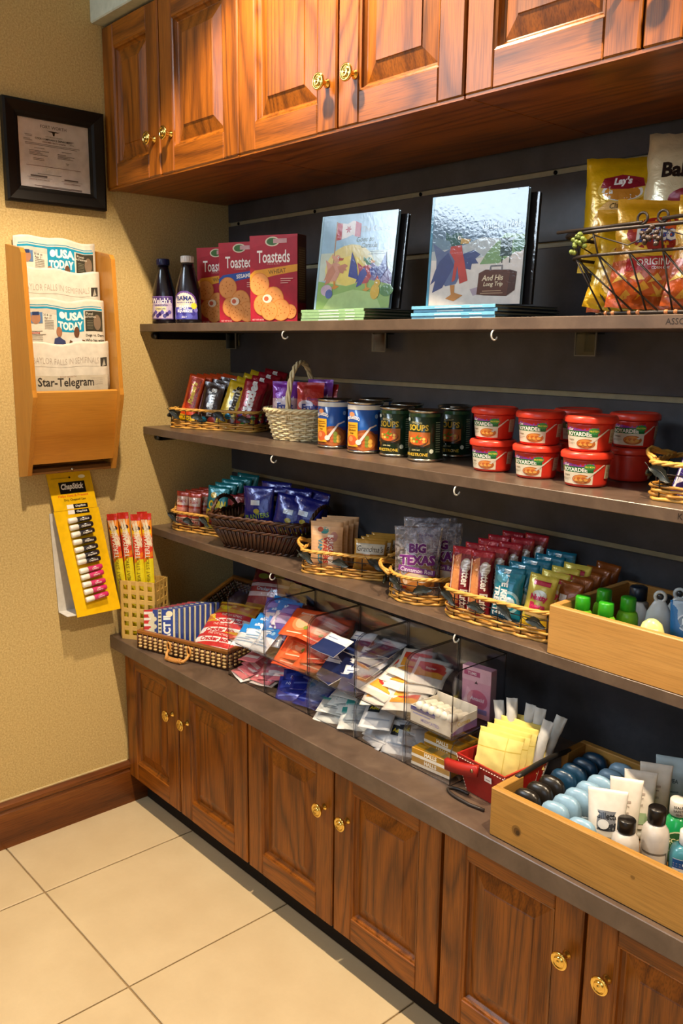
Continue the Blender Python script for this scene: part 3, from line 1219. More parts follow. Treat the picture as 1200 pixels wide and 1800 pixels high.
# ---------------------------------------------------------------- baskets
def path_pts(rx, ry, n, p=5.0):
    """points evenly spaced round a rounded rectangle"""
    pts = []
    M_ = 400
    raw = []
    for k in range(M_):
        a = 2 * pi * k / M_
        c, q = cos(a), sin(a)
        raw.append(V((rx * math.copysign(abs(c) ** (2 / p), c), ry * math.copysign(abs(q) ** (2 / p), q), 0)))
    L_ = [0]
    for k in range(M_):
        L_.append(L_[-1] + (raw[(k + 1) % M_] - raw[k]).length)
    j = 0
    for i in range(n):
        d = L_[-1] * i / n
        while L_[j + 1] < d:
            j += 1
        f = (d - L_[j]) / max(L_[j + 1] - L_[j], 1e-9)
        pts.append(raw[j].lerp(raw[(j + 1) % M_], f))
    return pts


def normals(pts):
    n = len(pts)
    out = []
    for i in range(n):
        t = pts[(i + 1) % n] - pts[i - 1]
        out.append(V((t.y, -t.x, 0)).normalized())
    return out


RAT = mat('#cf9a45', 'rattan')
RATD = mat('#b98235', 'rattan')
WIREM = mat('#2a2019', 'wire')
LEAFM = mat('#232823', 'leaf')


def leaf_mesh(L_=.044, w=.021):
    mb = MB()
    n = 8
    def f(u, v):
        x = (u - .5) * L_
        ww = w * (sin(pi * u) ** .8) * (1 - .25 * u)
        y = (v - .5) * ww
        return (x, -abs(v - .5) * .006 - .002 * sin(u * 9) - .001, y + .003 * sin(u * 5) + .001 * sin(u * 22) * (v - .5) * 2)
    mb.grid(f, n, 4, 0)
    mb.grid(lambda u, v: (lambda p: (p[0], p[1] + .0012, p[2]))(f(u, v)), n, 4, 0)
    mb.tube([f(i / n, .5) for i in range(n + 1)], .0009, 5)
    mb.tube([(-L_ * .5, -.001, 0), (-L_ * .72, 0, .003)], .0008, 5)
    return mb.mesh('leaf', [LEAFM])


LEAF = leaf_mesh()


def wire_tray(name, label, W, D, hb, hr, loc, rz, nleaf=3, p=6.0, loops=True, back=None):
    """low tray: woven rattan foot, open wire sides with dark leaves, rattan rim"""
    t = thing(name, label, 'basket', None, loc, (0, 0, rz))
    rx, ry = W / 2, D / 2
    per = 2 * (W + D)
    ns = max(10, int(per / .028)) // 2 * 2
    rows = max(3, int(hb / .0052))
    mb = MB()
    for r in range(rows):
        z = .003 + (hb - .003) * r / (rows - 1)
        n = ns * 3
        pp = path_pts(rx - .002, ry - .002, n, p)
        nn = normals(pp)
        ph = (r % 2) * pi
        pts = [(q + m_ * .0022 * cos(pi * k / 3 + ph)) + V((0, 0, z + .0006 * sin(k * 1.7 + r))) for k, (q, m_) in enumerate(zip(pp, nn))]
        mb.tube(pts, .0029 if r else .0036, 5, r % 2, True)
    o = mb.obj('woven_band', [RAT, RATD], t)
    o['kind'] = 'stuff'
    mb = MB()
    mb.loft([superring(rx - .004, ry - .004, .001, 32, p), superring(rx - .004, ry - .004, .004, 32, p)], 0, sm=False)
    mb.obj('base', RATD, t)
    wf = MB()
    pp = path_pts(rx - .001, ry - .001, 60, p)
    for z in (hb + .002, hb + (hr - hb) * .55):
        wf.tube([q + V((0, 0, z)) for q in pp], .0011, 5, 0, True)
    for q in path_pts(rx - .001, ry - .001, ns // 2, p):
        wf.tube([q + V((0, 0, .002)), q + V((0, 0, hr))], .0012, 5)
    wf.obj('wire_frame', WIREM, t)
    rim = MB()
    pp = path_pts(rx, ry, 72, p)
    for s in (0, 1, 2):
        pts = [q + V((0, 0, hr)) + (normals(pp)[k] if False else V((0, 0, 0))) for k, q in enumerate(pp)]
        nn = normals(pp)
        pts = [q + V((0, 0, hr)) + nn[k] * .0023 * cos(2 * pi * k / 6 + s * 2.094) + V((0, 0, .0023 * sin(2 * pi * k / 6 + s * 2.094))) for k, q in enumerate(pp)]
        rim.tube(pts, .0029, 5, 0, True)
    rim.obj('rim', RAT, t)
    if loops:
        for sg in (-1, 1):
            h = MB()
            pts = [(sg * (rx - .004 + .028 * sin(pi * k / 10)), -ry * .62 + ry * 1.24 * k / 10, hr + .011 * sin(pi * k / 10)) for k in range(11)]
            h.tube(pts, .0042, 6)
            h.tube([(a + .002 * sin(i * 2), b, c + .004 + .002 * cos(i * 2)) for i, (a, b, c) in enumerate(pts)], .003, 5)
            h.obj('handle_loop', RAT, t)
    for k in range(nleaf):
        x = -rx * .78 + (2 * rx * .78) * (k / max(nleaf - 1, 1))
        if p < 3:
            a = -pi / 2 + (x / rx) * 1.0
            link(LEAF, 'leaf', t, ((rx + .003) * cos(a), (ry + .003) * sin(a), (hb + hr) / 2 + .003 * (-1) ** k), (0, radians(18 * (-1) ** k), a + pi / 2))
        else:
            link(LEAF, 'leaf', t, (x, -ry - .003, (hb + hr) / 2 + .003 * (-1) ** k), (0, radians(14 + 12 * (-1) ** k), 0))
    for sg in ((-1,) if nleaf else ()):
        link(LEAF, 'leaf', t, (sg * (rx + .004), -ry * .4, (hb + hr) / 2), (0, 0, -pi / 2))
    return t


# ============================================================ top shelf
def jelly(name, cap, w, group):
    t = thing(name, '', 'bottle', group)
    s = w / .031
    prof = [(.027, .020, 0), (.0305, .0225, .003), (.031, .023, .012), (.0295, .022, .05), (.030, .0225, .07), (.0285, .0215, .088), (.022, .019, .115), (.0150, .0150, .142), (.0132, .0132, .156)]
    prof = [(a * s, b * s, c) for a, b, c in prof]
    oval(MB(), prof, 28).obj('body', mat('#0d0a16', 'gloss'), t)
    mb = MB().lathe([(.0148, .1565), (.0155, .158), (.0155, .172), (.0148, .1735), (.007, .174)], 24)
    for k in range(20):
        a = 2 * pi * k / 20
        mb.box((-.0006, .0153, .158), (.0006, .0161, .171), 0, 0, Matrix.Rotation(a, 4, 'Z'))
    mb.obj('cap', mat(cap, 'plastic'), t)
    return t, prof


t, prof = jelly('jelly_bottle', '#1b2150', .031, None)
S = shell(prof, 2.3, .012, .062)
art([('r', 0, 0, 1, 1, '#6b5590'), ('r', .04, .04, .96, .96, '#c9b8cf'), ('r', .04, .7, .96, .96, '#4f3a7a'), ('t', "Welch's", .5, .8, .24, '#efe9ee', dict(w=.8)), ('t', 'Squeezable', .5, .6, .14, '#3b2a6a', dict(w=.8, it=.2)), ('r', .28, .34, .72, .54, '#d8cf9a'),
     ('t', 'Grape Jelly', .5, .44, .1, '#3b2a6a', dict(w=.4))] + [('e', .12 + .09 * k, .14 + .08 * (k % 3), .07, .09, ('#43357f', '#2e2461', '#5d4fa0')[k % 3]) for k in range(9)], S, .031 * 2.3, .062, t, .006, 'gloss', 'label')
p = aty(285, 567, -.278)
put(t, 'grape jelly squeeze bottle with a navy cap on the top shelf', (p.x, -.27, Z1 + .0008), (0, 0, radians(34)), (1.14, 1.14, 1.03))
t, prof = jelly('jelly_bottle', '#dedbd8', .033, None)
S = shell(prof, 2.3, .01, .075)
art([('r', .04, 0, .96, .55, '#28388c'), ('e', .5, .52, .46, .46, '#5d3f82'), ('e', .5, .52, .4, .4, '#d8cfc0'), ('t', 'BAMA', .5, .72, .16, '#1e2b6e', dict(w=.6, b=.04)), ('r', .2, .56, .8, .6, '#4c3c86'), ('r', .04, .0, .96, .42, '#4b4aa5')] +
    [('e', .1 + .1 * k, .1 + .11 * (k % 3), .075, .085, ('#5f62bd', '#3a3690', '#7b77c8')[k % 3]) for k in range(9)] +
    [('t', 'EASY', .5, .42, .12, '#f1eef2', dict(w=.5, b=.04)), ('t', 'SQUEEZE', .5, .28, .12, '#f1eef2', dict(w=.7, b=.04)), ('p', star(.84, .46, .09, .13, 9), '#e6c93a'), ('t', 'JELLY', .5, .07, .07, '#f1eef2', dict(w=.3))], S, .033 * 2.3, .075, t, .006, 'gloss', 'label')
p = aty(327, 566, -.278)
put(t, 'grape jelly squeeze bottle with a white cap beside the cracker boxes', (p.x, -.27, Z1 + .0008), (0, 0, radians(34)), (1.14, 1.14, 1.03))


def crackers(word, wcol, tcol):
    R_, D_ = '#a81e31', '#84121f'
    f = [('p', [(0, .86), (1, .98), (1, 1), (0, 1)], '#b02738'), ('e', .48, .925, .15, .055, '#d9d0b5'), ('e', .48, .925, .12, .042, '#3f6b35'), ('r', .5, .905, .78, .955, '#c79a9c'), ('t', 'Toasteds', .5, .755, .145, '#f3ece6', dict(w=.94, sq=.62, b=.015)),
         ('t', 'C R A C K E R S', .5, .67, .018, '#e9b8a8', dict(w=.55, b=0)), ('p', [(.0, .55), (.1, .6), (1, .66), (1, .58), (.55, .54), (0, .47)], wcol), ('t', word, .58, .585, .05, tcol, dict(w=.5, rot=5))]
    def cr(cx, cy, r):
        q = [('p', star(cx, cy, r * .96, r, 14), '#d8863f'), ('e', cx, cy, r * .9, r * .9 * .64 / 1.0 * 1.0, '#dd9350')]
        q = [('e', cx, cy, r, r * .643, '#cf7c35'), ('e', cx, cy, r * .93, r * .6, '#dd9350')]
        for k in range(10):
            a = k * 2.4
            q.append(('e', cx + r * .22 * sqrt(k) * cos(a), cy + r * .145 * sqrt(k) * sin(a), .012, .008, '#b5662a'))
        return q
    for c in ((.08, .44, .21), (.5, .27, .22), (.28, .2, .2), (.86, .12, .13), (.66, .14, .2), (.42, .13, .18)):
        if c[2] > .01:
            f += cr(max(c[0], c[2]) if c[0] < .3 and c[0] > .1 else max(c[0], c[2] * .98), c[1], c[2])
    for k in range(3):
        f.append(('r', .66, .495 - k * .025, .92 - .05 * k, .503 - k * .025, '#e3aaa0'))
    f += [('t', 'NET WT 8 OZ', .18, .025, .018, '#f0d8d0', dict(b=0, w=.3)), ('e', .38, .27, .1, .05, '#efd9c0'), ('e', .36, .27, .05, .028, '#c65a3c')]
    r = [('r', 0, 0, 1, 1, '#4e2a18'), ('r', 0, .11, 1, .22, '#7b1420'), ('r', .1, .25, .9, .86, '#6b4d2a'), ('r', .1, .04, .9, .10, '#8a6d42')]
    for k in range(22):
        r.append(('r', .15, .82 - k * .026, .85, .826 - k * .026, '#9c8257'))
    return carton('cracker_box', 'box', .135, .042, .205, R_, f, r, None, 'print', None)


for k, (word, wc, tc, u, v, yy, lab) in enumerate((('WHEAT', '#e09a2c', '#7a5415', 440, 563, -.283, 'red cracker box with a yellow ribbon, nearest the standing picture book'),
                                                     ('SESAME', '#2a4fa0', '#f2eee6', 386, 565, -.25, 'red cracker box with a blue ribbon, between two yellow ribboned boxes'),
                                                     ('WHEAT', '#e09a2c', '#7a5415', 348, 566, -.222, 'red cracker box with a yellow ribbon, beside the jelly bottles'))):
    b = crackers(word, wc, tc)
    p = aty(u, v, yy)
    a = radians(21)
    c = V((p.x, yy, Z1 + .0012)) + V((cos(a), sin(a), 0)) * .0675 + V((-sin(a), cos(a), 0)) * .021
    put(b, lab, c, (0, 0, a))


# picture books -------------------------------------------------
def book(name, W, H, T, col, spine, cover, page='#d9d4c6', fin='lamin'):
    """stands on its lower edge, front cover towards -y, spine on the left"""
    t = thing(name, '', 'book')
    MB().box((-W / 2 + .003, -T / 2 + .002, .003), (W / 2 - .004, T / 2 - .002, H - .003)).obj('pages', mat(page, 'paper'), t)
    MB().box((-W / 2 + .006, -T / 2, 0), (W / 2, -T / 2 + .0019, H), 0, .0004).box((-W / 2 + .006, T / 2 - .0019, 0), (W / 2, T / 2, H), 0, .0004).obj('cover_boards', mat(col, fin), t)
    MB().box((-W / 2, -T / 2, 0), (-W / 2 + .0029, T / 2, H), 0, .0006).box((-W / 2 + .0029, -T / 2, 0), (-W / 2 + .0058, -T / 2 + .0016, H)).box((-W / 2 + .0029, T / 2 - .0016, 0), (-W / 2 + .0058, T / 2, H)).obj('spine', mat(spine, fin), t)
    if cover:
        art(cover, lambda u, v, o: (-W / 2 + .007 + u * (W - .0075), -T / 2 - o, .0005 + v * (H - .001)), W, H, t, None, fin, 'cover_print')
    return t


def flat_book(W, D, T, col, spine):
    t = thing('picture_book', '', 'book')
    MB().box((-W / 2 + .003, -D / 2 + .002, .0016), (W / 2 - .003, D / 2 - .004, T - .0016)).obj('pages', mat('#8d8a74', 'paper'), t)
    MB().box((-W / 2, -D / 2 + .003, 0), (W / 2, D / 2, .0015), 0, .0003).box((-W / 2, -D / 2 + .003, T - .0015), (W / 2, D / 2, T), 0, .0003).obj('cover_boards', mat(col, 'gloss'), t)
    MB().box((-W / 2, -D / 2, 0), (W / 2, -D / 2 + .0019, T), 0, .0006).obj('spine', mat(spine, 'gloss'), t)
    art([('r', .3, .35, .62, .6, '#e9f2ee'), ('r', .72, .35, .86, .6, '#e9f2ee')], lambda u, v, o: ((u - .5) * W, -D / 2 - o, v * T), W, T, t, name='spine_print')
    return t


def bird(cx, cy, s, body, wing, head, beak, foot, scarf=None, flip=1):
    def P(pts):
        return [(cx + flip * x * s, cy + y * s) for x, y in pts]
    q = [('p', P([(-.5, .15), (-.62, .5), (-.3, .3), (-.1, .38), (.16, .3), (.2, -.1), (.05, -.38), (-.22, -.42), (-.48, -.2)]), body), ('p', P([(-.42, .1), (-.2, .28), (-.02, .0), (-.3, -.45), (-.56, -.55), (-.5, -.3), (-.62, -.38), (-.52, -.1)]), wing),
         ('p', P([(.05, .2), (.45, .3), (.62, .2), (.5, .12), (.58, .02), (.42, .02), (.4, -.1), (.2, -.06)]), wing), ('e', cx + flip * .0, cy + .52 * s, .17 * s, .16 * s, head), ('p', P([(-.12, .6), (-.3, .72), (-.28, .55), (-.1, .48)]), head),
         ('p', P([(.1, .56), (.36, .52), (.3, .44), (.1, .44)]), beak), ('e', cx + flip * .06 * s, cy + .57 * s, .04 * s, .045 * s, '#f2efe4'), ('e', cx + flip * .07 * s, cy + .57 * s, .02 * s, .022 * s, '#1a1a1a')]
    q += [('p', P([(-.1, -.4), (-.06, -.6), (-.2, -.68), (.02, -.74), (.24, -.62), (.02, -.56), (.02, -.4)]), foot)]
    if scarf:
        q += [('p', P([(-.14, .4), (.14, .42), (.16, .3), (.24, .05), (.34, -.32), (.14, -.38), (.06, 0.), (.02, -.3), (-.06, -.34), (-.02, .1), (-.16, .28)]), scarf)]
    return q


cov1 = [('r', 0, 0, 1, 1, '#9cc3dc'), ('r', 0, .3, 1, .6, '#c6d6c9'), ('e', .42, .42, .34, .26, '#e8d98e'), ('e', .42, .40, .2, .16, '#f0dc72'), ('p', [(.62, .28), (.72, .5), (.8, .42), (.88, .48), (1, .34), (1, .2), (.62, .2)], '#7d73a8'), ('p', [(0, 0), (1, 0), (1, .24), (.7, .3), (.4, .24), (0, .3)], '#93bd6a'),
        ('p', [(.1, 0), (.9, 0), (.8, .16), (.5, .2), (.2, .14)], '#b4d58c'), ('r', .185, .45, .2, .93, '#b08b6a'), ('p', [(.2, .92), (.34, .9), (.42, .93), (.53, .89), (.53, .74), (.42, .78), (.33, .75), (.2, .73)], '#e9e2dc'), ('p', [(.2, .92), (.27, .905), (.27, .738), (.2, .73)], '#b8262c'),
        ('p', [(.45, .92), (.53, .89), (.53, .74), (.45, .768)], '#b8262c'), ('p', star(.36, .84, .02, .045, 6), '#b8262c'), ('t', 'The Goose', .72, .83, .06, '#a9b9c2', dict(w=.36, it=.15)), ('t', 'Goes to', .6, .725, .055, '#2c4f3f', dict(w=.24, it=.25)), ('t', 'Canada', .66, .66, .055, '#2c4f3f', dict(w=.24, it=.25)),
        ('r', .68, .585, .86, .592, '#4a5f5a'), ('r', .66, .56, .88, .567, '#4a5f5a')]
cov1 += bird(.24, .40, .26, '#d9a08a', '#c98a70', '#dca38c', '#b9534a', '#d8903a') + bird(.68, .36, .25, '#b84a52', '#3a4aa0', '#2f7a4a', '#d8903a', '#d8a040')
cov1 += [('p', [(.42, .34), (.44, .6), (.52, .46), (.56, .3)], '#34459a'), ('p', [(.78, .3), (.9, .58), (.93, .4), (.84, .28)], '#34459a'), ('e', .13, .2, .08, .06, '#c9b2c8'), ('e', .17, .16, .05, .05, '#5a6fb0'), ('e', .80, .17, .06, .08, '#e0b83c'), ('e', .82, .26, .04, .04, '#e0b83c'), ('p', [(.79, .3), (.84, .29), (.82, .34)], '#c0392b'), ('e', .95, .18, .09, .06, '#4f8a4a')]
cov2 = [('r', 0, 0, 1, 1, '#e3ded8'), ('p', [(0, .5), (1, .46), (1, 1), (0, 1)], '#6f8fa6'), ('p', [(0, .62), (.5, .58), (1, .56), (1, 1), (0, 1)], '#5a7a95'), ('p', [(.0, .5), (.3, .52), (.55, .6), (1, .55), (1, .48), (.4, .4), (0, .42)], '#b9c4c8'), ('p', [(.55, .36), (.75, .36), (1, .5), (1, .6), (.8, .62), (.62, .46)], '#7fa870'), ('r', .76, .42, .88, .56, '#24443f'),
        ('r', .74, .56, .9, .58, '#1d332f'), ('r', .78, .36, .79, .42, '#1d332f'), ('r', .86, .36, .87, .42, '#1d332f'), ('e', .95, .52, .06, .07, '#3f7a4a'), ('p', [(.5, .08), (.72, .12), (.56, .16), (.46, .14)], '#b5a6b5')]
cov2 += bird(.28, .36, .44, '#5d6f9a', '#3f4f86', '#1f5a50', '#c9a24a', '#c98a4a', '#c4463e')
cov2 += [('p', [(.54, .09), (.55, .28), (.62, .31), (.88, .3), (.95, .28), (.94, .12), (.86, .07), (.62, .08)], '#5d3220'), ('p', [(.86, .07), (.88, .3), (.95, .28), (.94, .12)], '#46241a'), ('p', [(.66, .3), (.67, .345), (.8, .345), (.8, .3), (.785, .3), (.785, .332), (.68, .332), (.68, .3)], '#7a7a80'), ('t', 'And His', .70, .235, .05, '#e9d9b8', dict(w=.24, it=.2)), ('t', 'Long Trip', .71, .175, .05, '#e9d9b8', dict(w=.27, it=.2)),
         ('t', 'Lands a Ride', .76, .7, .07, '#8aa0b0', dict(w=.4, it=.1)), ('r', .6, .115, .8, .122, '#b99878'), ('r', .58, .095, .82, .102, '#b99878')]
BW = .216
specs = [(553, 545, cov1, '#8ab4cf', '#a9cfe0', '#8fb88a', '#35492f', '#bcd8b4', 'green', 10, .674 + .1125, 'light blue picture book with a maple leaf flag, standing upright'),
         (750, 532, cov2, '#6f8fa6', '#4b9ac0', '#6fb4d8', '#22323f', '#b8dcec', 'blue', 8, 1.038 + .109, 'picture book with a scarfed bird and suitcase, standing upright')]
for u, v, cov, cc, sp, stc, sdk, stl, nm, rz, sx, lab in specs:
    # four copies lying flat, spine out
    fb = flat_book(BW, .2, .0064, sdk, stc)
    nmz = ['bottom', 'second', 'third', 'top']
    for k in range(4):
        z = Z1 + .0068 * k + .0001
        lb = '%s copy of the flat stack of %s spined picture books' % (nmz[k], nm)
        put(fb, lb, (sx + random.uniform(-.004, .004), -.262 + .1 + random.uniform(-.003, .003), z), (0, 0, 0), group='flat %s picture books' % nm)
    bk = book('picture_book', BW, .214, .009, cc, sp, cov)
    p = aty(u, v, -.238)
    a = radians(rz)
    base = Z1 + .0272 + .0006
    tilt = radians(-8.5 if nm == 'green' else -4)
    c = V((p.x, -.238, base)) + V((cos(a), sin(a), 0)) * BW / 2
    put(bk, lab, (c.x, c.y, base), (tilt, 0, a))
    bk2 = book('picture_book', BW, .206, .009, '#1d1a1c', '#2a2326', None)
    c2 = c + V((cos(a), sin(a), 0)) * .014 + V((-sin(a), cos(a), 0)) * .018
    put(bk2, 'second copy standing hidden behind the %s' % ('maple leaf flag book' if nm == 'green' else 'scarfed bird book'), (c2.x, c2.y, base), (tilt, 0, a))


# ---------------------------------------------------------------- chip basket (top shelf, right edge)
CBX, CBY = 1.625, -.165
t = thing('chip_basket', 'black wire basket full of chip bags at the right end of the top shelf', 'basket', None, (CBX, CBY, Z1), (0, 0, 0))
RIMZ, LOWZ = .135, .098
rxr, ryr, rxm, rym, rxb, ryb = .235, .135, .222, .128, .175, .095
mb = MB()
ring = lambda rx, ry, z, n=56, p=5.0: [q + V((0, 0, z)) for q in path_pts(rx, ry, n, p)]
mb.tube(ring(rxr, ryr, RIMZ), .0034, 6, 0, True)
mb.tube(ring(rxm, rym, LOWZ), .0028, 6, 0, True)
mb.obj('rim_rings', WIREM, t)
mb = MB()
A, B_ = ring(rxm, rym, LOWZ, 44), ring(rxb, ryb, .006, 44)
for k in range(0, 44, 2):
    mb.tube([A[k], B_[k]], .0016, 5)
    mb.tube([A[k], B_[(k + 3) % 44]], .0016, 5)
R_, L_ = ring(rxr, ryr, RIMZ, 44), A
for k in range(0, 44, 4):
    mb.tube([R_[k], L_[k]], .0016, 5)
    mb.tube([R_[k].lerp(L_[k], .15), R_[(k + 2) % 44].lerp(L_[(k + 2) % 44], .7), R_[(k + 4) % 44].lerp(L_[(k + 4) % 44], .2)], .0012, 5)
o = mb.obj('wire_sides', WIREM, t)
o['kind'] = 'stuff'
mb = MB()
mb.tube(ring(rxb, ryb, .006), .003, 6, 0, True)
for k in range(-6, 7):
    mb.tube([(rxb * k / 6.5, -ryb * .97, .005), (rxb * k / 6.5, ryb * .97, .005)], .002, 5)
mb.obj('base_wires', WIREM, t)
bd = MB()
for q in ring(rxb, ryb, .006, 60):
    if hash((round(q.x, 3), round(q.y, 3))) % 4:
        bd.lathe([(.001, -.0042), (.0036, -.003), (.0046, 0), (.0036, .003), (.001, .0042)], 8, T=Matrix.Translation(q))
o = bd.obj('base_beads', mat('#a5673a', 'gloss'), t)
o['kind'] = 'stuff'
for x in (-.062, -.028):
    mb = MB().tube([(x + .0085 * cos(2 * pi * k / 14), -ryr - .001, RIMZ + .012 + .0085 * sin(2 * pi * k / 14)) for k in range(14)], .0022, 6, 0, True)
    mb.obj('handle_ring', WIREM, t)
mb = MB().tube([(-.062, -ryr - .002, RIMZ + .006), (-rxr * .95, -ryr * .95, RIMZ + .004)], .0026, 6).tube([(-.028, -ryr - .002, RIMZ + .008), (rxr * .95, -ryr * .97, RIMZ + .02), (rxr, 0, RIMZ + .026)], .003, 6)
mb.obj('folded_handles', WIREM, t)
rn = random.Random(3)
for x, c in ((-.175, '#6b7a34'), (-.045, '#3a2a22')):
    mb = MB()
    for k in range(16):
        a, r = rn.uniform(0, 6.28), rn.uniform(.002, .017)
        mb.lathe([(.0005, -.005), (.0045, -.001), (.0035, .003), (.0005, .005)], 6, T=Matrix.Translation((x + r * cos(a), -ryr - .004 - rn.uniform(0, .006), .118 + r * sin(a))) @ Euler((rn.uniform(0, 3), rn.uniform(0, 3), 0)).to_matrix().to_4x4())
    mb.obj('metal_grape_cluster', mat(c, 'leaf'), t)

Y_ = '#d9a90f'
lays = [('r', .0, .0, 1, .13, '#e0b21a'), ('e', .5, .40, .36, .22, '#e2b265'), ('e', .5, .3, .33, .16, '#e7c27e'), ('e', .36, .36, .2, .1, '#d9a24a'), ('e', .62, .38, .2, .1, '#e9c98a'), ('e', .52, .70, .34, .115, '#e9c35a'), ('e', .52, .68, .28, .085, '#f2f0ea'), ('e', .52, .672, .245, .07, '#d08a2e'),
        ('p', [(.22, .72), (.26, .80), (.5, .83), (.78, .80), (.82, .73), (.6, .70), (.4, .70)], '#8e1c2c'), ('t', "Lay's", .52, .765, .085, '#f6f3ee', dict(w=.48, b=.05, it=.2, rot=4)), ('t', 'Classic', .5, .56, .045, '#3d3412', dict(w=.3, it=.3, b=0, rot=6))]
fritos = [('r', 0, .55, 1, 1, '#dfa21c'), ('r', 0, .0, 1, .42, '#cc5a1c')] + [('p', [(.1 + .18 * k, .05 + .09 * (k % 3)), (.2 + .18 * k, .16 + .08 * (k % 2)), (.28 + .17 * k, .1 + .08 * (k % 3)), (.2 + .18 * k, .08 + .07 * (k % 2))], '#e0a436') for k in range(5)] + \
    [('p', [(.02 + .2 * k, .22 + .04 * (k % 2)), (.12 + .2 * k, .31), (.2 + .19 * k, .25), (.1 + .2 * k, .24)], '#e9b84a') for k in range(5)] + \
    [('e', .5, .64, .44, .19, '#ecb92c'), ('e', .5, .66, .38, .155, '#a8231f'), ('e', .5, .70, .32, .08, '#d65a20'), ('t', 'Fritos', .5, .665, .16, '#2c4fa0', dict(w=.80, b=.09, it=.1, rot=4)), ('t', 'Fritos', .5, .668, .15, '#f4f2ee', dict(w=.77, b=.03, it=.1, rot=4)),
     ('p', [(.16, .43), (.84, .48), (.84, .36), (.16, .32)], '#b5201d'), ('t', 'ORIGINAL', .5, .405, .06, '#f2e6d8', dict(w=.5, rot=4, b=.01)), ('t', 'CORN CHIPS', .56, .355, .025, '#f2e6d8', dict(w=.26, rot=4))]
baked = [('e', .5, .32, .42, .16, '#dba04a'), ('e', .4, .3, .2, .1, '#e3b566'), ('e', .66, .29, .2, .1, '#d39440'), ('t', 'Baked!', .5, .72, .12, '#1c1613', dict(w=.62, b=.04)), ('e', .6, .5, .3, .09, '#8e1c2c'), ('t', "Lay's", .6, .51, .08, '#f6f3ee', dict(w=.4, b=.04, it=.2))]
L2 = bag('chip_bag', 'chip bag', .13, .135, .05, Y_, lays, 'foil', .06, .0028, 3, 'yellow chip bags in the wire basket')
L1 = bag('chip_bag', 'chip bag', .135, .205, .062, Y_, lays, 'foil', .06, .0028, 2, 'yellow chip bags in the wire basket')
F1 = bag('chip_bag', 'chip bag', .15, .178, .06, '#d9931c', fritos, 'foil', .06, .0028, 5, 'orange chip bags in the wire basket')
K1 = bag('chip_bag', 'chip bag', .15, .235, .06, '#d6c39a', baked, 'foil', .06, .003, 8)
CZ = Z1 + .011
# (proto, x, y, z, lean, roll, heading, label)
for pr, x, y, z, ln, ro, hd, lab in (
        (L1, 1.405, -.112, .072, -5, 1, 26, 'yellow chip bag standing tallest in the wire basket'),
        (K1, 1.515, -.095, .07, -6, 3, 24, 'cream coloured chip bag reading Bal at the right edge of the basket'),
        (F1, 1.545, -.222, .0, -8, 3, 28, 'orange and yellow corn chip bag at the front of the wire basket'),
        (L2, 1.488, -.222, -.004, -9, 10, 30, 'yellow chip bag low at the front left of the wire basket, behind the corn chips'),
        (F1, 1.476, -.17, -.004, -6, 2, 24, 'orange corn chip bag at the left end of the wire basket, half hidden'),
        (L2, 1.455, -.085, -.004, -2, -8, 4, 'yellow chip bag at the back left, only its corner showing above the basket rim'),
        (F1, 1.64, -.215, -.004, -10, 6, 28, 'orange corn chip bag at the right edge of the picture, low in the basket')):
    put(pr, lab, (x, y, CZ + z), (radians(ln), radians(ro), radians(hd)))

# ============================================================ second shelf
def on(base, rz, x, y):
    return (base[0] + x * cos(rz) - y * sin(rz), base[1] + x * sin(rz) + y * cos(rz))


TA = (.19, -.165, Z2)
ta = radians(24)
wire_tray('rattan_tray', 'rattan tray with wire sides of chocolate candy at the left end of the second shelf', .295, .12, .021, .055, TA, ta, 4, 7.0, False)
OR_ = '#dc4e1c'
reese = [('r', 0, 0, 1, .2, '#e6b81a'), ('t', 'KING', .5, .15, .05, '#20180f', dict(w=.7)), ('t', 'SIZE', .5, .08, .05, '#20180f', dict(w=.7)), ('p', [(.2, .34), (.78, .34), (.84, .94), (.26, .94)], '#c0381a'), ('t', "Reese's", .5, .64, .34, '#e9bd25', dict(rot=90, w=2.4, b=.05, it=.3)), ('t', 'PEANUT BUTTER CUPS', .8, .64, .1, '#2c1a10', dict(rot=90, w=1.5, b=0))]
mmb = [('r', 0, 0, 1, 1, '#38201a'), ('t', "m&m's", .5, .55, .40, '#1a100c', dict(rot=90, w=2.6, b=.12)), ('t', "m&m's", .5, .55, .38, '#d9d2c8', dict(rot=90, w=2.5, b=.05)), ('e', .3, .12, .2, .09, '#2a9cc0'), ('e', .72, .15, .18, .085, '#cf3a22'), ('e', .5, .06, .14, .05, '#d9c12a')]
mmy = [('r', 0, 0, 1, .25, '#e6c41f'), ('t', "m&m's", .5, .60, .40, '#d8d0c0', dict(rot=90, w=2.6, b=.11)), ('t', "m&m's", .5, .60, .38, '#2d1a12', dict(rot=90, w=2.5, b=.04)), ('e', .3, .12, .2, .09, '#d9a01f'), ('e', .72, .15, .18, .085, '#7a4a22'), ('e', .5, .24, .16, .06, '#2a8cb0')]
skit = [('t', 'Skittles', .45, .62, .42, '#f3eeea', dict(rot=90, w=3.0, b=.06))] + [('e', .2 + .2 * (k % 4), .08 + .06 * (k // 4) * 1.4, .1, .042, ('#c8301f', '#3f9a3a', '#e0b92a', '#6b3a9a', '#d8701f')[k % 5]) for k in range(12)] + [('p', [(.6, .28), (.98, .34), (.98, .8), (.8, .7)], '#7c1420')]
RE = bag('candy_bar', 'candy', .052, .15, .014, OR_, reese, 'foil', .05, .0007, 1, 'orange candy packs', None, 8, 14)
MB_ = bag('candy_bag', 'candy', .066, .128, .018, '#3a211a', mmb, 'foil', .06, .001, 2, 'brown candy packs', None, 8, 14)
MY = bag('candy_bag', 'candy', .066, .138, .018, '#d9b41c', mmy, 'foil', .06, .001, 3, 'yellow candy packs', None, 8, 14)
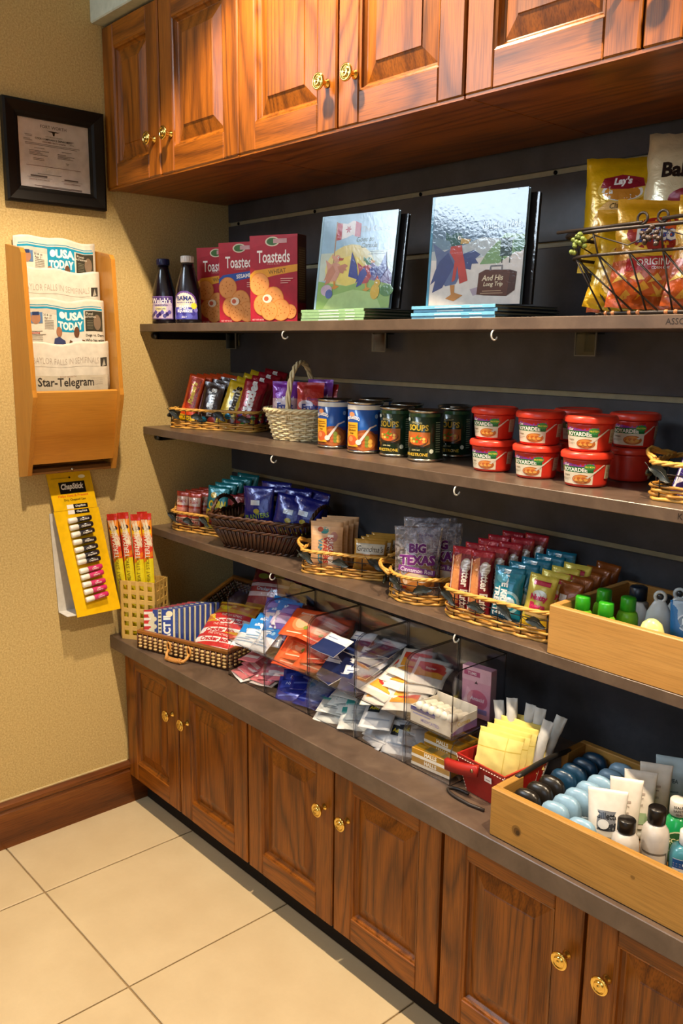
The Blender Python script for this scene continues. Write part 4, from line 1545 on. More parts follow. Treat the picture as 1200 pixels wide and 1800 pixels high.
SK = bag('candy_bag', 'candy', .068, .142, .02, '#9c1626', skit, 'foil', .06, .0012, 4, 'red candy packs', None, 8, 14)
ordn2 = ['first', 'second', 'third', 'fourth', 'fifth', 'sixth', 'seventh', 'eighth']
for k in range(6):
    q = on(TA, ta, -.1 + .012 * k, -.036 + .0165 * k)
    put(RE, '%s orange peanut butter cup pack counted from the front of its slanting row' % ordn2[k], (q[0], q[1], Z2 + .008), (radians(-11), radians(12), ta + radians(6)))
for k in range(3):
    q = on(TA, ta, -.028 + .01 * k, -.036 + .026 * k)
    put(MB_, '%s brown candy pack from the front, right of the orange packs' % ordn2[k], (q[0], q[1], Z2 + .008 + (.006 * k)), (radians(-14), radians(8), ta + radians(4)))
for k in range(4):
    q = on(TA, ta, .035 + .01 * k, -.038 + .022 * k)
    put(MY, '%s yellow candy pack counted from the front of the candy tray' % ordn2[k], (q[0], q[1], Z2 + .007 + .009 * k), (radians(-16), radians(16), ta + radians(8)))
for k in range(4):
    q = on(TA, ta, .098 + .008 * k, -.038 + .024 * k)
    put(SK, '%s dark red candy pack from the front in the candy tray' % ordn2[k], (q[0], q[1], Z2 + .007 + .009 * k), (radians(-15), radians(12), ta + radians(12)))


# cream wicker basket with an arched handle
def wicker(name, label, prof, p, loc, rz, nst, r, cols, handle=None):
    """prof: list of (rx, ry, z) bottom to top; horizontal strands woven round upright stakes"""
    t = thing(name, label, 'basket', None, loc, (0, 0, rz))
    def at_z(z):
        for (a, b, c), (d, e, f) in zip(prof, prof[1:]):
            if z <= f:
                k = (z - c) / (f - c)
                return a + (d - a) * k, b + (e - b) * k
        return prof[-1][:2]
    H_ = prof[-1][2]
    rows = int(H_ / (r * 1.75))
    mb = MB()
    for i in range(rows):
        z = r + (H_ - r) * i / rows
        rx, ry = at_z(z)
        n = nst * 3
        pp = path_pts(rx, ry, n, p)
        nn = normals(pp)
        pts = [q + nn[k] * (r * .85 * cos(2 * pi * k / 6 + (i % 2) * pi)) + V((0, 0, z + r * .25 * sin(k * 2.1 + i * 1.3))) for k, q in enumerate(pp)]
        mb.tube(pts, r * (.95 + .1 * sin(i * 3)), 5, i % len(cols), True)
    o = mb.obj('woven_wall', cols, t)
    o['kind'] = 'stuff'
    mb = MB()
    sts = [path_pts(a, b, nst, p) for a, b, c in prof]
    for k in range(nst):
        mb.tube([sts[i][k] + V((0, 0, prof[i][2])) for i in range(len(prof))], r * .75, 5)
    o = mb.obj('stakes', cols[0], t)
    o['kind'] = 'stuff'
    MB().loft([superring(prof[0][0] - .002, prof[0][1] - .002, .0015, 32, p), superring(prof[0][0] - .002, prof[0][1] - .002, .004, 32, p)], 0, sm=False).obj('base', cols[0], t)
    mb = MB()
    pp = path_pts(prof[-1][0], prof[-1][1], 84, p)
    nn = normals(pp)
    for s in range(3):
        pts = [q + nn[k] * (r * 1.05 * cos(2 * pi * k / 7 + s * 2.094)) + V((0, 0, H_ + r * 1.05 * sin(2 * pi * k / 7 + s * 2.094))) for k, q in enumerate(pp)]
        mb.tube(pts, r * 1.15, 5, 0, True)
    mb.obj('braided_rim', cols[0], t)
    return t


CRM = [mat('#e6d3a4', 'rattan'), mat('#d9c28e', 'rattan'), mat('#eedfb6', 'rattan')]
WB = (.545, -.155, Z2)
wa = radians(22)
t = wicker('wicker_basket', 'cream wicker basket with an arched handle holding fruit snacks', [(.068, .054, 0), (.074, .060, .02), (.083, .068, .055), (.092, .076, .078)], 2.6, WB, wa, 26, .0031, CRM)
mb = MB()
for s in range(3):
    pts = []
    for k in range(41):
        a = pi * k / 40
        base = V((0, -.070 * cos(a), .055 + .143 * sin(a) ** .8))
        ph = k * .62 + s * 2.094
        rad = V((0, -cos(a), sin(a)))
        pts.append(base + rad * (.0034 * sin(ph)) + V((.0045 * cos(ph), 0, 0)))
    mb.tube(pts, .0036, 6)
mb.obj('arched_handle', CRM[0], t)
fr = lambda top, word: [('r', 0, .62, 1, 1, top), ('r', 0, .0, 1, .62, '#c9a7b5' if word == 'Mixed' else '#cf5a5a'), ('e', .35, .5, .3, .1, '#ead8e0'), ('t', word, .62, .62, .09, '#e9dff2' if word == 'Mixed' else '#8c2f7a', dict(w=.5, b=.03)), ('t', 'Fruit', .52, .44, .16, '#34408c', dict(w=.7, b=.05)), ('t', 'snacks', .5, .27, .12, '#34408c', dict(w=.6))] + \
    [('e', .2 + .15 * k, .12 + .04 * (k % 2), .07, .05, ('#b5322a', '#5a8a35', '#d8a02a', '#6b3a8a', '#c94a6a')[k]) for k in range(5)]
FP = bag('fruit_snack_bag', 'snack', .072, .115, .02, '#7a2a9a', fr('#7b2ba0', 'Mixed'), 'foil', .07, .0012, 6, None, None, 10, 14)
FR = bag('fruit_snack_bag', 'snack', .072, .115, .02, '#b5241f', fr('#b8261f', 'Cherry'), 'foil', .07, .0012, 7, None, None, 10, 14)
for pr, x, y, z, hd, lab in ((FP, -.035, -.024, .035, 14, 'purple fruit snack bag at the front left of the cream basket'), (FR, .036, -.02, .034, 16, 'red fruit snack bag at the front right of the cream basket'),
                             (FP, .036, .03, .04, 4, 'purple fruit snack bag behind the front red one in the cream basket'), (FR, .042, .05, .028, -12, 'dark red fruit snack bag at the back right of the cream basket'),
                             (FR, -.02, .012, .03, 8, 'red fruit snack bag hidden behind the front purple one')):
    q = on(WB, wa, x, y)
    put(pr, lab, (q[0], q[1], Z2 + z), (radians(-7), 0, wa + radians(hd)))

# soup cans
bl = '#1f56a8'
prog = [('r', 0, .9, 1, 1, '#e3dfd4'), ('r', 0, 0, 1, .42, '#7a3c1e'), ('r', .0, .36, 1, .44, '#3d3a78'), ('e', .62, .22, .28, .24, '#8e4a22'), ('e', .62, .20, .25, .2, '#b0622a')] + [('e', .46 + .07 * (k % 5), .12 + .08 * (k // 5), .045, .055, ('#d98a3a', '#c0602c', '#e0a84a', '#9a4a24', '#7d8a3a')[(k * 3) % 5]) for k in range(14)] + \
    [('r', .2, .08, .48, .62, '#e3a62c'), ('e', .34, .22, .13, .12, '#cc5f30'), ('e', .31, .25, .06, .06, '#e08a50'), ('r', .22, .5, .46, .51, '#7a4a16'), ('t', 'TRADITIONAL', .34, .55, .03, '#5c3a10', dict(w=.22)), ('t', 'Chicken', .34, .45, .05, '#5c3a10', dict(w=.2, it=.2)), ('t', 'Soup', .34, .38, .05, '#5c3a10', dict(w=.14, it=.2)),
     ('t', 'PROGRESSO', .36, .71, .08, '#f2eee8', dict(w=.32, b=.03, arc=.05)), ('e', .34, .80, .07, .05, '#d98a5a'), ('p', [(.49, .22), (.52, .24), (.72, .52), (.86, .58), (.87, .55), (.74, .49), (.55, .18)], '#d8d0cc'), ('e', .50, .18, .06, .06, '#ddd6d0'), ('e', .86, .76, .035, .05, '#8ea9cc'), ('r', .9, .02, 1, .85, '#1b2a5a')]
PC = can('soup_can', 'soup can', .0415, .116, bl, prog, 2.7)
gr = '#16321f'
org = [('r', 0, .93, 1, 1, '#2c4d2e'), ('t', 'ORGANIC', .42, .80, .045, '#d9cf9a', dict(w=.3)), ('t', 'SOUPS', .45, .69, .14, '#d8b23a', dict(w=.5, b=.03)), ('r', .14, .26, .74, .59, '#b5672e'), ('e', .44, .4, .26, .14, '#5a3a1e'), ('e', .44, .42, .24, .12, '#c95f2a')] + \
    [('e', .28 + .08 * (k % 5), .38 + .06 * (k // 5), .035, .03, ('#e0a23c', '#d04a24', '#6f8a30', '#e9c25a')[(k * 3) % 4]) for k in range(10)] + [('p', [(.4, .46), (.5, .56), (.46, .47), (.58, .5), (.5, .43)], '#5f8a2f'), ('p', [(.14, .26), (.74, .26), (.74, .34), (.6, .28), (.3, .3), (.14, .38)], '#2c2018'),
     ('t', 'LOW FAT', .42, .19, .035, '#d9cf9a', dict(w=.26)), ('t', 'MINESTRONE', .42, .09, .07, '#d8b23a', dict(w=.55, b=.02)), ('e', .77, .17, .045, .05, '#cfd6c2'), ('e', .2, .87, .05, .04, '#cfd6c2')] + [('r', .86, .8 - .05 * k, .97, .82 - .05 * k, '#8a9a7c') for k in range(14)]
GC = can('soup_can', 'soup can', .0385, .109, gr, org, 2.5)
def front_pt(u, v, z, r):
    p = atz(u, v, z)
    d = V((p.x - CAM['loc'].x, p.y - CAM['loc'].y, 0)).normalized()
    return p + d * r
for pr, u, v, r, rz, lab in ((PC, 588, 789, .041, 24, 'blue soup can beside the cream wicker basket'), (PC, 641, 798, .041, 26, 'blue soup can standing next to the green cans'),
                             (GC, 696, 804, .038, 22, 'green soup can beside the blue ones, front row'), (GC, 747, 813, .038, 22, 'green soup can at the right of the front row'),
                             (GC, 798, 805, .038, 26, 'dark green soup can in the back row beside the red bowls')):
    p = front_pt(u, v, Z2, r)
    put(pr, lab, (p.x, p.y, Z2 + .0008), (0, 0, radians(rz)))
for pr, x, y, lab in ((PC, .772, -.105, 'blue soup can in the back row behind the second blue can'), (GC, .868, -.095, 'green soup can in the back row, behind the first green one'), (GC, .968, -.04, 'green soup can against the panel, its lid just showing')):
    put(pr, lab, (x, y, Z2 + .0008), (0, 0, .3))

# pasta bowls
def pasta_bowl():
    t = thing('pasta_bowl', '', 'food bowl', 'red microwave pasta bowls')
    red = '#cc3020'
    b = [(.034, 0), (.0365, .002), (.0372, .006), (.0415, .046), (.0418, .050)]
    MB().lathe([(r, z) for r, z in b], 40).obj('bowl', mat(red, 'plastic'), t)
    MB().lathe([(.0422, .0502), (.0462, .0505), (.0466, .052), (.0466, .058), (.0455, .0605), (.043, .0625), (.040, .0632), (.0385, .0618), (.02, .0614), (.001, .0614)], 40).obj('lid', mat('#d93a26', 'plastic'), t)
    def S(u, v, o):
        a = (u - .5) * 2.9
        z = .005 + v * .043
        r = .0371 + (z - .006) / .04 * .0043 + o
        return (r * sin(a), -r * cos(a), z)
    sh = [('r', .08, .0, .66, .5, '#ded3bb'), ('r', .08, .5, .66, .74, '#1f6a34'), ('r', .08, .74, .66, .97, '#b22a25'), ('p', [(.08, .78), (.2, .9), (.4, .82), (.66, .9), (.66, .74), (.08, .74)], '#8a3f9a'), ('t', 'BOYARDEE', .36, .61, .17, '#f3f0e6', dict(w=.5, b=.03)), ('t', 'Chef', .22, .79, .1, '#f3f0e6', dict(w=.14, it=.3)),
          ('p', star(.6, .74, .115, .15, 16, .62), '#2a6fa8'), ('e', .6, .74, .08, .13, '#3a8a3f'), ('t', 'PROTEIN', .6, .74, .07, '#e6d84a', dict(w=.14)), ('e', .48, .22, .15, .2, '#b5622f'), ('e', .47, .24, .12, .15, '#d98a3f'), ('t', 'Lasagna', .22, .36, .1, '#7a6a4a', dict(w=.2, it=.3)), ('r', .1, .22, .3, .235, '#9a8a68'), ('r', .1, .17, .26, .185, '#9a8a68'),
          ('p', [(.54, .3), (.56, .32), (.8, .82), (.83, .84), (.84, .8), (.81, .78), (.58, .26)], '#d8cfc0'), ('r', .86, .25, .99, .82, '#cfc2a4')] + [('r', .88, .76 - .06 * k, .97, .78 - .06 * k, '#8a6a4a') for k in range(9)]
    for k in range(5):
        sh.append(('e', .41 + .035 * k, .2 + .05 * (k % 2), .03, .06, ('#e0a04a', '#c0622a')[k % 2]))
    art(sh, S, .039 * 2.9, .043, t, .008, 'gloss', 'label_print', .0005, .00006)
    return t


PB = pasta_bowl()
for k, (u, v, rz, nm) in enumerate(((860, 830, 22, 'first stack from the soup cans'), (941, 843, 24, 'second stack from the soup cans'), (1028, 858, 24, 'third stack from the soup cans'), (1104, 848, 30, 'stack behind the third one, nearest the candy bar tray'))):
    p = front_pt(u, v, Z2, .037)
    for j in range(2):
        put(PB, 'red pasta bowl, %s of the %s' % (('bottom', 'top')[j], nm), (p.x + (.003 * j if k else .006), p.y + .002 * j, Z2 + .0008 + .0632 * j), (0, 0, radians(rz if not (k == 3 and j == 0) else 160)))
for j in range(2):
    put(PB, 'red pasta bowl, %s of the stack hidden behind the second one' % ('bottom', 'top')[j], (1.335, -.095, Z2 + .0008 + .0632 * j), (0, 0, radians(60)))

# candy bar tray at the right edge
TS2 = (1.695, -.185, Z2)
ts = radians(8)
wire_tray('rattan_tray', 'rattan tray of chocolate bars at the right edge of the second shelf', .24, .15, .024, .062, TS2, ts, 3, 7.0)
snk = [('r', .0, 0, 1, 1, '#3a2a6a'), ('r', .05, .04, .95, .72, '#d9d2d8'), ('t', 'SNICKERS', .5, .38, .74, '#33256b', dict(rot=90, w=5.5, b=.07, it=.15)), ('r', .0, .72, 1, .78, '#8a2030'), ('r', .15, .8, .9, .9, '#c5cf2e'), ('t', 'KING SIZE', .52, .85, .3, '#2c3a1a', dict(rot=90, w=.9))]
SN = bag('candy_bar', 'candy', .036, .17, .022, '#33221c', snk, 'foil', .05, .0008, 9, 'chocolate bars in the right tray', None, 8, 14)
for k in range(3):
    q = on(TS2, ts, -.07 + .048 * k, -.045)
    put(SN, '%s chocolate bar from the left in the tray at the right edge' % ordn2[k], (q[0], q[1], Z2 + .008), (radians(-16), radians(14), ts + radians(18)))
for k in range(3):
    q = on(TS2, ts, -.06 + .048 * k, .0)
    put(SN, '%s chocolate bar from the left in the back row of the right tray' % ordn2[k], (q[0], q[1], Z2 + .008), (radians(-16), radians(14), ts + radians(18)))


# ============================================================ lowest shelf
def row(pr, base, rz, x, y, dx, dy, n, lab, lean=-14, roll=0, hd=0, z=.008, dz=0.0, jit=.6):
    for k in range(n):
        q = on(base, rz, x + dx * k, y + dy * k)
        put(pr, lab % ordn2[k] if '%s' in lab else lab, (q[0], q[1], base[2] + z + dz * k), (radians(lean + random.uniform(-jit, jit) * 2), radians(roll + random.uniform(-jit, jit) * 3), rz + radians(hd + random.uniform(-jit, jit) * 4)))


# corner tray
T1 = (.168, -.175, Z3)
r1 = radians(16)
wire_tray('rattan_tray', 'rattan tray with wire sides in the corner of the lowest shelf, beside the dark basket', .235, .16, .02, .056, T1, r1, 4, 7.0)
pink = [('r', .06, .62, .94, .86, '#e2c2b4'), ('t', 'Snack', .5, .74, .1, '#b5302c', dict(w=.7, it=.2)), ('r', .06, .34, .94, .56, '#d98f80'), ('r', .1, .42, .9, .45, '#8a2a24'), ('r', .06, .08, .94, .28, '#e2c2b4'), ('t', 'Cakes', .5, .18, .1, '#b5302c', dict(w=.7, it=.2)), ('r', .1, .36, .7, .38, '#8a2a24')]
PK = bag('snack_pack', 'snack', .045, .105, .026, '#c4452f', pink, 'foil', .05, .0007, 11, None, None, 8, 14)
row(PK, T1, r1, -.088, -.05, .004, .03, 4, '%s pink and red snack pack from the front at the left of the corner tray', -6, 0, 14)
row(PK, T1, r1, -.04, -.05, .004, .03, 3, '%s pink and red snack pack from the front, second column of the corner tray', -6, 0, 14)
corn = [('r', 0, .0, 1, .45, '#d9b92a'), ('t', 'CORN', .5, .56, .2, '#e6d02c', dict(w=.8, b=.06)), ('t', 'NUTS', .52, .34, .18, '#1d2a2a', dict(w=.7, b=.05)), ('e', .3, .78, .14, .07, '#c9a53a'), ('r', .2, .08, .8, .22, '#a8322a')]
TC = bag('corn_snack_bag', 'snack', .07, .125, .02, '#0f7d86', corn, 'foil', .07, .0012, 12, None, None, 10, 14)
row(TC, T1, r1, .028, -.035, .006, .024, 5, '%s teal corn snack bag from the front of the corner tray', -10, 4, 16, .012, .007)
DR = bag('snack_pack', 'snack', .06, .10, .02, '#7d1c26', [('r', .1, .3, .9, .6, '#b5606a'), ('t', 'NUTS', .5, .45, .2, '#e6d8d0', dict(w=.7))], 'foil', .07, .0012, 13, None, None, 8, 12)
row(DR, T1, r1, .085, -.02, .002, .03, 2, '%s dark red snack bag from the front, behind the dark basket handle', -10, 0, 14, .015)

# dark wicker basket: slanting upright withies in two bands
DK = (.452, -.182, Z3)
rd = radians(19)
t = thing('dark_wicker_basket', 'dark brown wicker basket of blue nut bags on the lowest shelf', 'basket', None, DK, (0, 0, rd))
DC = [mat('#3a2012', 'rattan'), mat('#4c2c18', 'rattan')]
lev = [(.118, .075, .0), (.132, .085, .028), (.148, .096, .056), (.146, .095, .062), (.158, .104, .088)]
NS = 66
P5 = [path_pts(a, b, NS, 6.0) for a, b, c in lev]
mb = MB()
for k in range(NS):
    for off, m_ in ((0, 0), (.35, 1)):
        kk = (k + 1) % NS
        bot = P5[0][k].lerp(P5[0][kk], off) + V((0, 0, .002))
        mid = P5[2][kk].lerp(P5[2][(kk + 1) % NS], off) + V((0, 0, lev[2][2]))
        md2 = P5[1][k].lerp(P5[1][kk], off + .5 if off < .5 else 1) + V((0, 0, lev[1][2]))
        mb.tube([bot, md2, mid], .0031, 5, m_)
        b2 = P5[3][kk].lerp(P5[3][(kk + 1) % NS], off) + V((0, 0, lev[3][2]))
        t2 = P5[4][k].lerp(P5[4][kk], off) + V((0, 0, lev[4][2]))
        mb.tube([b2, t2], .0029, 5, m_)
o = mb.obj('slanted_withies', DC, t)
o['kind'] = 'stuff'
mb = MB()
for (a, b, z, r) in ((lev[0][0], lev[0][1], .004, .0045), (lev[2][0] + .001, lev[2][1] + .001, .059, .0036), (lev[4][0], lev[4][1], .091, .0048)):
    pp = path_pts(a, b, 110, 6.0)
    nn = normals(pp)
    for s in range(2):
        mb.tube([q + nn[k] * (r * .7 * cos(k * 1.1 + s * pi)) + V((0, 0, z + r * .7 * sin(k * 1.1 + s * pi))) for k, q in enumerate(pp)], r * .8, 5, s, True)
mb.obj('braided_bands', DC, t)
MB().loft([superring(.112, .07, .002, 32, 6), superring(.112, .07, .005, 32, 6)], 0, sm=False).obj('base', DC[0], t)
for sg in (-1, 1):
    mb = MB()
    for s in range(3):
        pts = []
        for k in range(25):
            f = k / 24
            yy = -.055 + .11 * f
            zz = .092 + .036 * sin(pi * f) ** .6
            pts.append((sg * (.158 + .006 * sin(pi * f)) + .003 * cos(k * .9 + s * 2.1), yy, zz + .003 * sin(k * .9 + s * 2.1)))
        mb.tube(pts, .0034, 5, s % 2)
    mb.obj('handle', DC, t)
# no mascot on the nut bags: shapes and lettering only
blu = [('p', [(0, .0), (1, .0), (1, .16), (.6, .24), (0, .17)], '#c03a2a'), ('t', 'PLANTERS', .5, .40, .1, '#8fa63a', dict(w=.8, b=.02, rot=8)), ('r', .3, .62, .6, .72, '#cdd3dc'), ('e', .5, .5, .1, .05, '#b5a23a'), ('t', 'PEANUTS', .55, .27, .09, '#d8cf4a', dict(w=.6)), ('e', .3, .09, .12, .05, '#d9803a'), ('e', .6, .1, .12, .05, '#d9803a')]
BP = bag('nut_bag', 'snack', .095, .135, .03, '#101a78', blu, 'foil', .07, .0016, 14, None, None, 12, 16)
for k, (x, y, z, ln, ro, hd, lab) in enumerate(((-.035, -.012, .022, -6, -2, 8, 'blue nut bag at the front left of the dark basket'), (.052, -.02, .008, -10, 10, 14, 'blue nut bag leaning at the front centre of the dark basket'),
                                                 (-.012, .035, .03, -4, 0, 4, 'blue nut bag behind the front left one in the dark basket'), (.05, .03, .018, -6, 2, 2, 'blue nut bag at the back centre of the dark basket'),
                                                 (.088, -.005, .006, -8, 12, 10, 'blue nut bag tilted at the right end of the dark basket'), (.096, .048, .016, -4, 6, -10, 'blue nut bag at the back right corner of the dark basket'))):
    q = on(DK, rd, x, y)
    put(BP, lab, (q[0], q[1], Z3 + .008 + z), (radians(ln), radians(ro), rd + radians(hd)))

# wafer and cookie tray
T2 = (.785, -.195, Z3)
r2 = radians(27)
wire_tray('rattan_tray', 'rattan tray of sugar wafers and cookies in the middle of the lowest shelf', .225, .12, .022, .056, T2, r2, 3, 6.0)
waf = [('r', .0, 0, 1, .9, '#d9ad84'), ('r', .06, .72, .62, .9, '#e2bd98'), ('e', .45, .82, .13, .07, '#3f8a8a'), ('e', .32, .84, .09, .05, '#b5502c'), ('e', .75, .70, .12, .1, '#b5807a'), ('r', .56, .1, .74, .74, '#e9e0d8'), ('t', 'SUGAR', .66, .48, .17, '#b5302c', dict(rot=-90, w=.6, b=.03)), ('t', 'WAFERS', .5, .42, .16, '#b5302c', dict(rot=-90, w=.8, b=.03)), ('t', 'VANILLA', .33, .38, .15, '#2f7f96', dict(rot=-90, w=.8, b=.03))] + \
    [('r', .02 + .015 * (k % 2), .06 + .07 * k, .98, .064 + .07 * k, '#c49468') for k in range(12)]
WF = bag('wafer_pack', 'cookies', .082, .118, .024, '#cfa378', waf, 'print', .05, .0007, 15, None, None, 8, 12)
for k in range(4):
    q = on(T2, r2, -.052 + .004 * k, -.026 + .025 * k)
    put(WF, '%s vanilla sugar wafer pack from the front of its row' % ordn2[k], (q[0], q[1], Z3 + .0075), (radians(-3), 0, r2 + radians(8)))
gma = [('e', .5, .36, .42, .3, '#b5762a'), ('e', .45, .40, .2, .14, '#c98a3c'), ('r', .06, .58, .94, .88, '#cfc5b2'), ('t', "Grandma's", .5, .73, .17, '#3a2a22', dict(w=.82, it=.25, b=0)), ('e', .62, .3, .1, .07, '#8a5218'), ('e', .35, .26, .08, .06, '#8a5218')]
GM = bag('cookie_pack', 'cookies', .08, .082, .022, '#b98a3a', gma, 'foil', .07, .0012, 16, None, None, 10, 12)
row(GM, T2, r2, .058, -.028, .005, .027, 4, '%s brown cookie pack from the front, right of the sugar wafers', -10, 2, 10, .0085)

# round basket of cinnamon rolls
T3 = (1.045, -.2, Z3)
r3 = radians(36)
wire_tray('round_basket', 'round rattan basket of cinnamon rolls on the lowest shelf', .165, .165, .022, .058, T3, r3, 3, 2.0, True)
tex_ = [('e', .52, .2, .36, .17, '#c9843a'), ('e', .5, .22, .3, .13, '#e2c9ae'), ('e', .42, .2, .12, .06, '#d9a06a'), ('e', .62, .25, .13, .06, '#eadccb'), ('t', 'BIG', .5, .69, .15, '#d8cdd6', dict(w=.5, b=.1)), ('t', 'BIG', .5, .69, .14, '#5d1f66', dict(w=.48, b=.06)), ('t', 'TEXAS', .5, .52, .16, '#d8cdd6', dict(w=.86, b=.1)), ('t', 'TEXAS', .5, .52, .15, '#6b2874', dict(w=.83, b=.06)),
        ('p', [(.1, .45), (.9, .37), (.88, .29), (.08, .37)], '#7a3d86'), ('t', 'Cinnamon Roll', .49, .37, .06, '#e9dfe9', dict(w=.72, rot=-6, b=.01)), ('r', .2, .1, .5, .14, '#a8322a')]
CR = bag('cinnamon_roll_pack', 'pastry', .105, .15, .034, '#a58f8a', tex_, 'print', .06, .002, 17, None, CELLO, 12, 16)
cr_body = MB()
cr_body.lathe([(.002, -.011), (.034, -.011), (.041, -.004), (.041, .004), (.036, .011), (.024, .0125), (.002, .013)], 24, T=Matrix.Translation((0, .0, .046)) @ Matrix.Rotation(pi / 2, 4, 'X'))
cr_body.obj('cinnamon_roll', mat('#b06f30', 'gloss'), CR)
for k, (x, y, z, hd, lab) in enumerate(((-.018, -.045, .012, 4, 'frontmost cinnamon roll pack with purple lettering in the round basket'), (.026, -.008, .014, 12, 'second cinnamon roll pack, right behind the frontmost one'),
                                        (-.008, .03, .018, 6, 'third cinnamon roll pack, at the back of the round basket'), (.01, .06, .012, 14, 'fourth cinnamon roll pack, leaning at the very back'))):
    q = on(T3, r3, x, y)
    put(CR, lab, (q[0], q[1], Z3 + z), (radians(-9), 0, r3 + radians(hd)))

# snack tray
T4 = (1.278, -.163, Z3)
r4 = radians(4)
wire_tray('rattan_tray', 'long rattan tray of cookie and cereal bars on the lowest shelf', .262, .225, .024, .058, T4, r4, 4, 8.0, False)
nut = [('r', 0, .0, 1, .9, '#7a1a26'), ('p', [(.06, .06), (.5, .1), (.42, .9), (.1, .84)], '#c9774a'), ('e', .28, .5, .16, .3, '#d98f58'), ('r', .05, .05, .1, .86, '#e2d2c4'), ('e', .68, .74, .22, .1, '#b9a99c'), ('t', 'Nutter Butter', .72, .40, .34, '#efe6dc', dict(rot=-90, w=2.2, b=.03))]
NB = bag('cookie_bar', 'cookies', .05, .135, .024, '#a51a2c', nut, 'foil', .05, .0012, 18, None, None, 8, 16)
row(NB, T4, r4, -.100, -.088, .004, .038, 5, '%s peanut cookie pack from the front, leftmost row of the long tray', -6, 2, 20, .0085, .003)
row(NB, T4, r4, -.052, -.086, .006, .038, 5, '%s peanut cookie pack from the front, second row of the long tray', -6, 2, 20, .0085, .004)
ice = [('r', 0, 0, 1, .9, '#17809c'), ('e', .6, .4, .36, .2, '#9fc9d8'), ('e', .6, .4, .28, .15, '#1c8aa8'), ('e', .62, .4, .2, .1, '#cfe4ea'), ('t', 'RICE KRISPIES', .42, .52, .24, '#eaf2f4', dict(rot=-90, w=1.6, b=.05)), ('t', 'TREATS', .16, .40, .22, '#eaf2f4', dict(rot=-90, w=1.3, b=.05)), ('p', [(0, .0), (1, .0), (1, .12), (0, .2)], '#104f6a'), ('e', .3, .8, .2, .08, '#5fb0c4')]
RK = bag('cereal_bar', 'snack', .062, .115, .026, '#12708c', ice, 'foil', .06, .0014, 19, None, None, 10, 16)
row(RK, T4, r4, .014, -.088, .006, .036, 5, '%s blue cereal treat bar from the front of its row in the long tray', -6, 3, 16, .0085, .003)
nty = [('r', 0, 0, 1, .25, '#d9b52a'), ('r', .2, .82, .8, .9, '#b52a4a'), ('e', .5, .66, .26, .08, '#cfd0c0'), ('t', 'Nutty', .5, .60, .13, '#c92a5a', dict(w=.7, b=.06)), ('t', 'Bars', .5, .46, .13, '#c92a5a', dict(w=.62, b=.06)), ('r', .1, .28, .9, .37, '#c9a86a')]
NY = bag('nut_bar', 'snack', .056, .112, .022, '#cdbb4c', nty, 'foil', .06, .0012, 20, None, None, 10, 16)
row(NY, T4, r4, .078, -.088, .006, .034, 4, '%s yellow nutty bar from the front of its row in the long tray', -8, 6, 16, .0085, .002)
org2 = [('r', .0, 0, 1, .6, '#c4661c'), ('e', .4, .55, .25, .12, '#d9c9b8'), ('r', .15, .62, .45, .74, '#d8d4d0'), ('t', 'MINI', .6, .34, .16, '#efe3a0', dict(w=.6, b=.04)), ('e', .6, .12, .26, .09, '#d9a12a')]
OB = bag('cracker_pack', 'snack', .05, .10, .02, '#8e4a1a', org2, 'foil', .06, .0016, 21, None, None, 8, 14)
row(OB, T4, r4, .118, -.052, .0, .036, 5, '%s orange and brown cracker pack from the front, beside the toiletry crate', -8, 8, 14, .0085, .003)


# wooden crates -----------------------------------------------------
def crate(name, label, W, D, H, th, woods, loc, rz, grip=None):
    t = thing(name, label, 'crate', None, loc, (0, 0, rz))
    MB().box((0, 0, 0), (W, th, H), 0, .002).obj('front_board', woods[0], t)
    MB().box((0, D - th, 0), (W, D, H), 0, .002).obj('back_board', woods[0], t)
    for nm, x0 in (('end_board', 0), ('end_board', W - th)):
        mb = MB()
        if grip:
            a, b, lo = D / 2 - .07, D / 2 + .07, H - .05
            mb.box((x0, th, 0), (x0 + th, D - th, lo), 0, .001).box((x0, th, lo), (x0 + th, a, H), 0, .001).box((x0, b, lo), (x0 + th, D - th, H), 0, .001)
            o = mb.obj(nm, woods[1], t)
            st = MB()
            pts = [(x0 + th / 2, a - .012 + (b - a + .024) * k / 14, H - .002 + .006 * sin(pi * k / 14)) for k in range(15)]
            st.tube(pts, .0075, 8, 0, False, None, .7)
            st.obj('grip', mat('#17130f', 'leather'), t)
        else:
            mb.box((x0, th, 0), (x0 + th, D - th, H), 0, .001).obj(nm, woods[1], t)
    MB().box((th, th, .002), (W - th, D - th, .010)).obj('bottom_board', woods[0], t)
    return t


C3 = (1.436, -.3035, Z3)
CH3 = .092
crate('wooden_crate', 'pale wooden crate of toiletries at the right end of the lowest shelf', .5, .262, CH3, .013, PINE, C3, 0)


def smallbottle(name, cat, prof, body, bfin, capp, cap, p=2.0, lab=None, group=None):
    t = thing(name, '', cat, group)
    oval(MB(), prof, 24, 0, p).obj('body', mat(body, bfin), t)
    mb = MB()
    mb.loft([superring(a, b, z, 24) for a, b, z in capp], 0)
    mb.obj('cap', mat(cap, 'plastic'), t)
    if lab:
        art(lab[0], shell(prof, lab[1], lab[2], lab[3], p), max(prof[2][0], prof[2][1]) * lab[1], lab[3], t, .006, 'gloss', 'label', .0005, .00005)
    return t


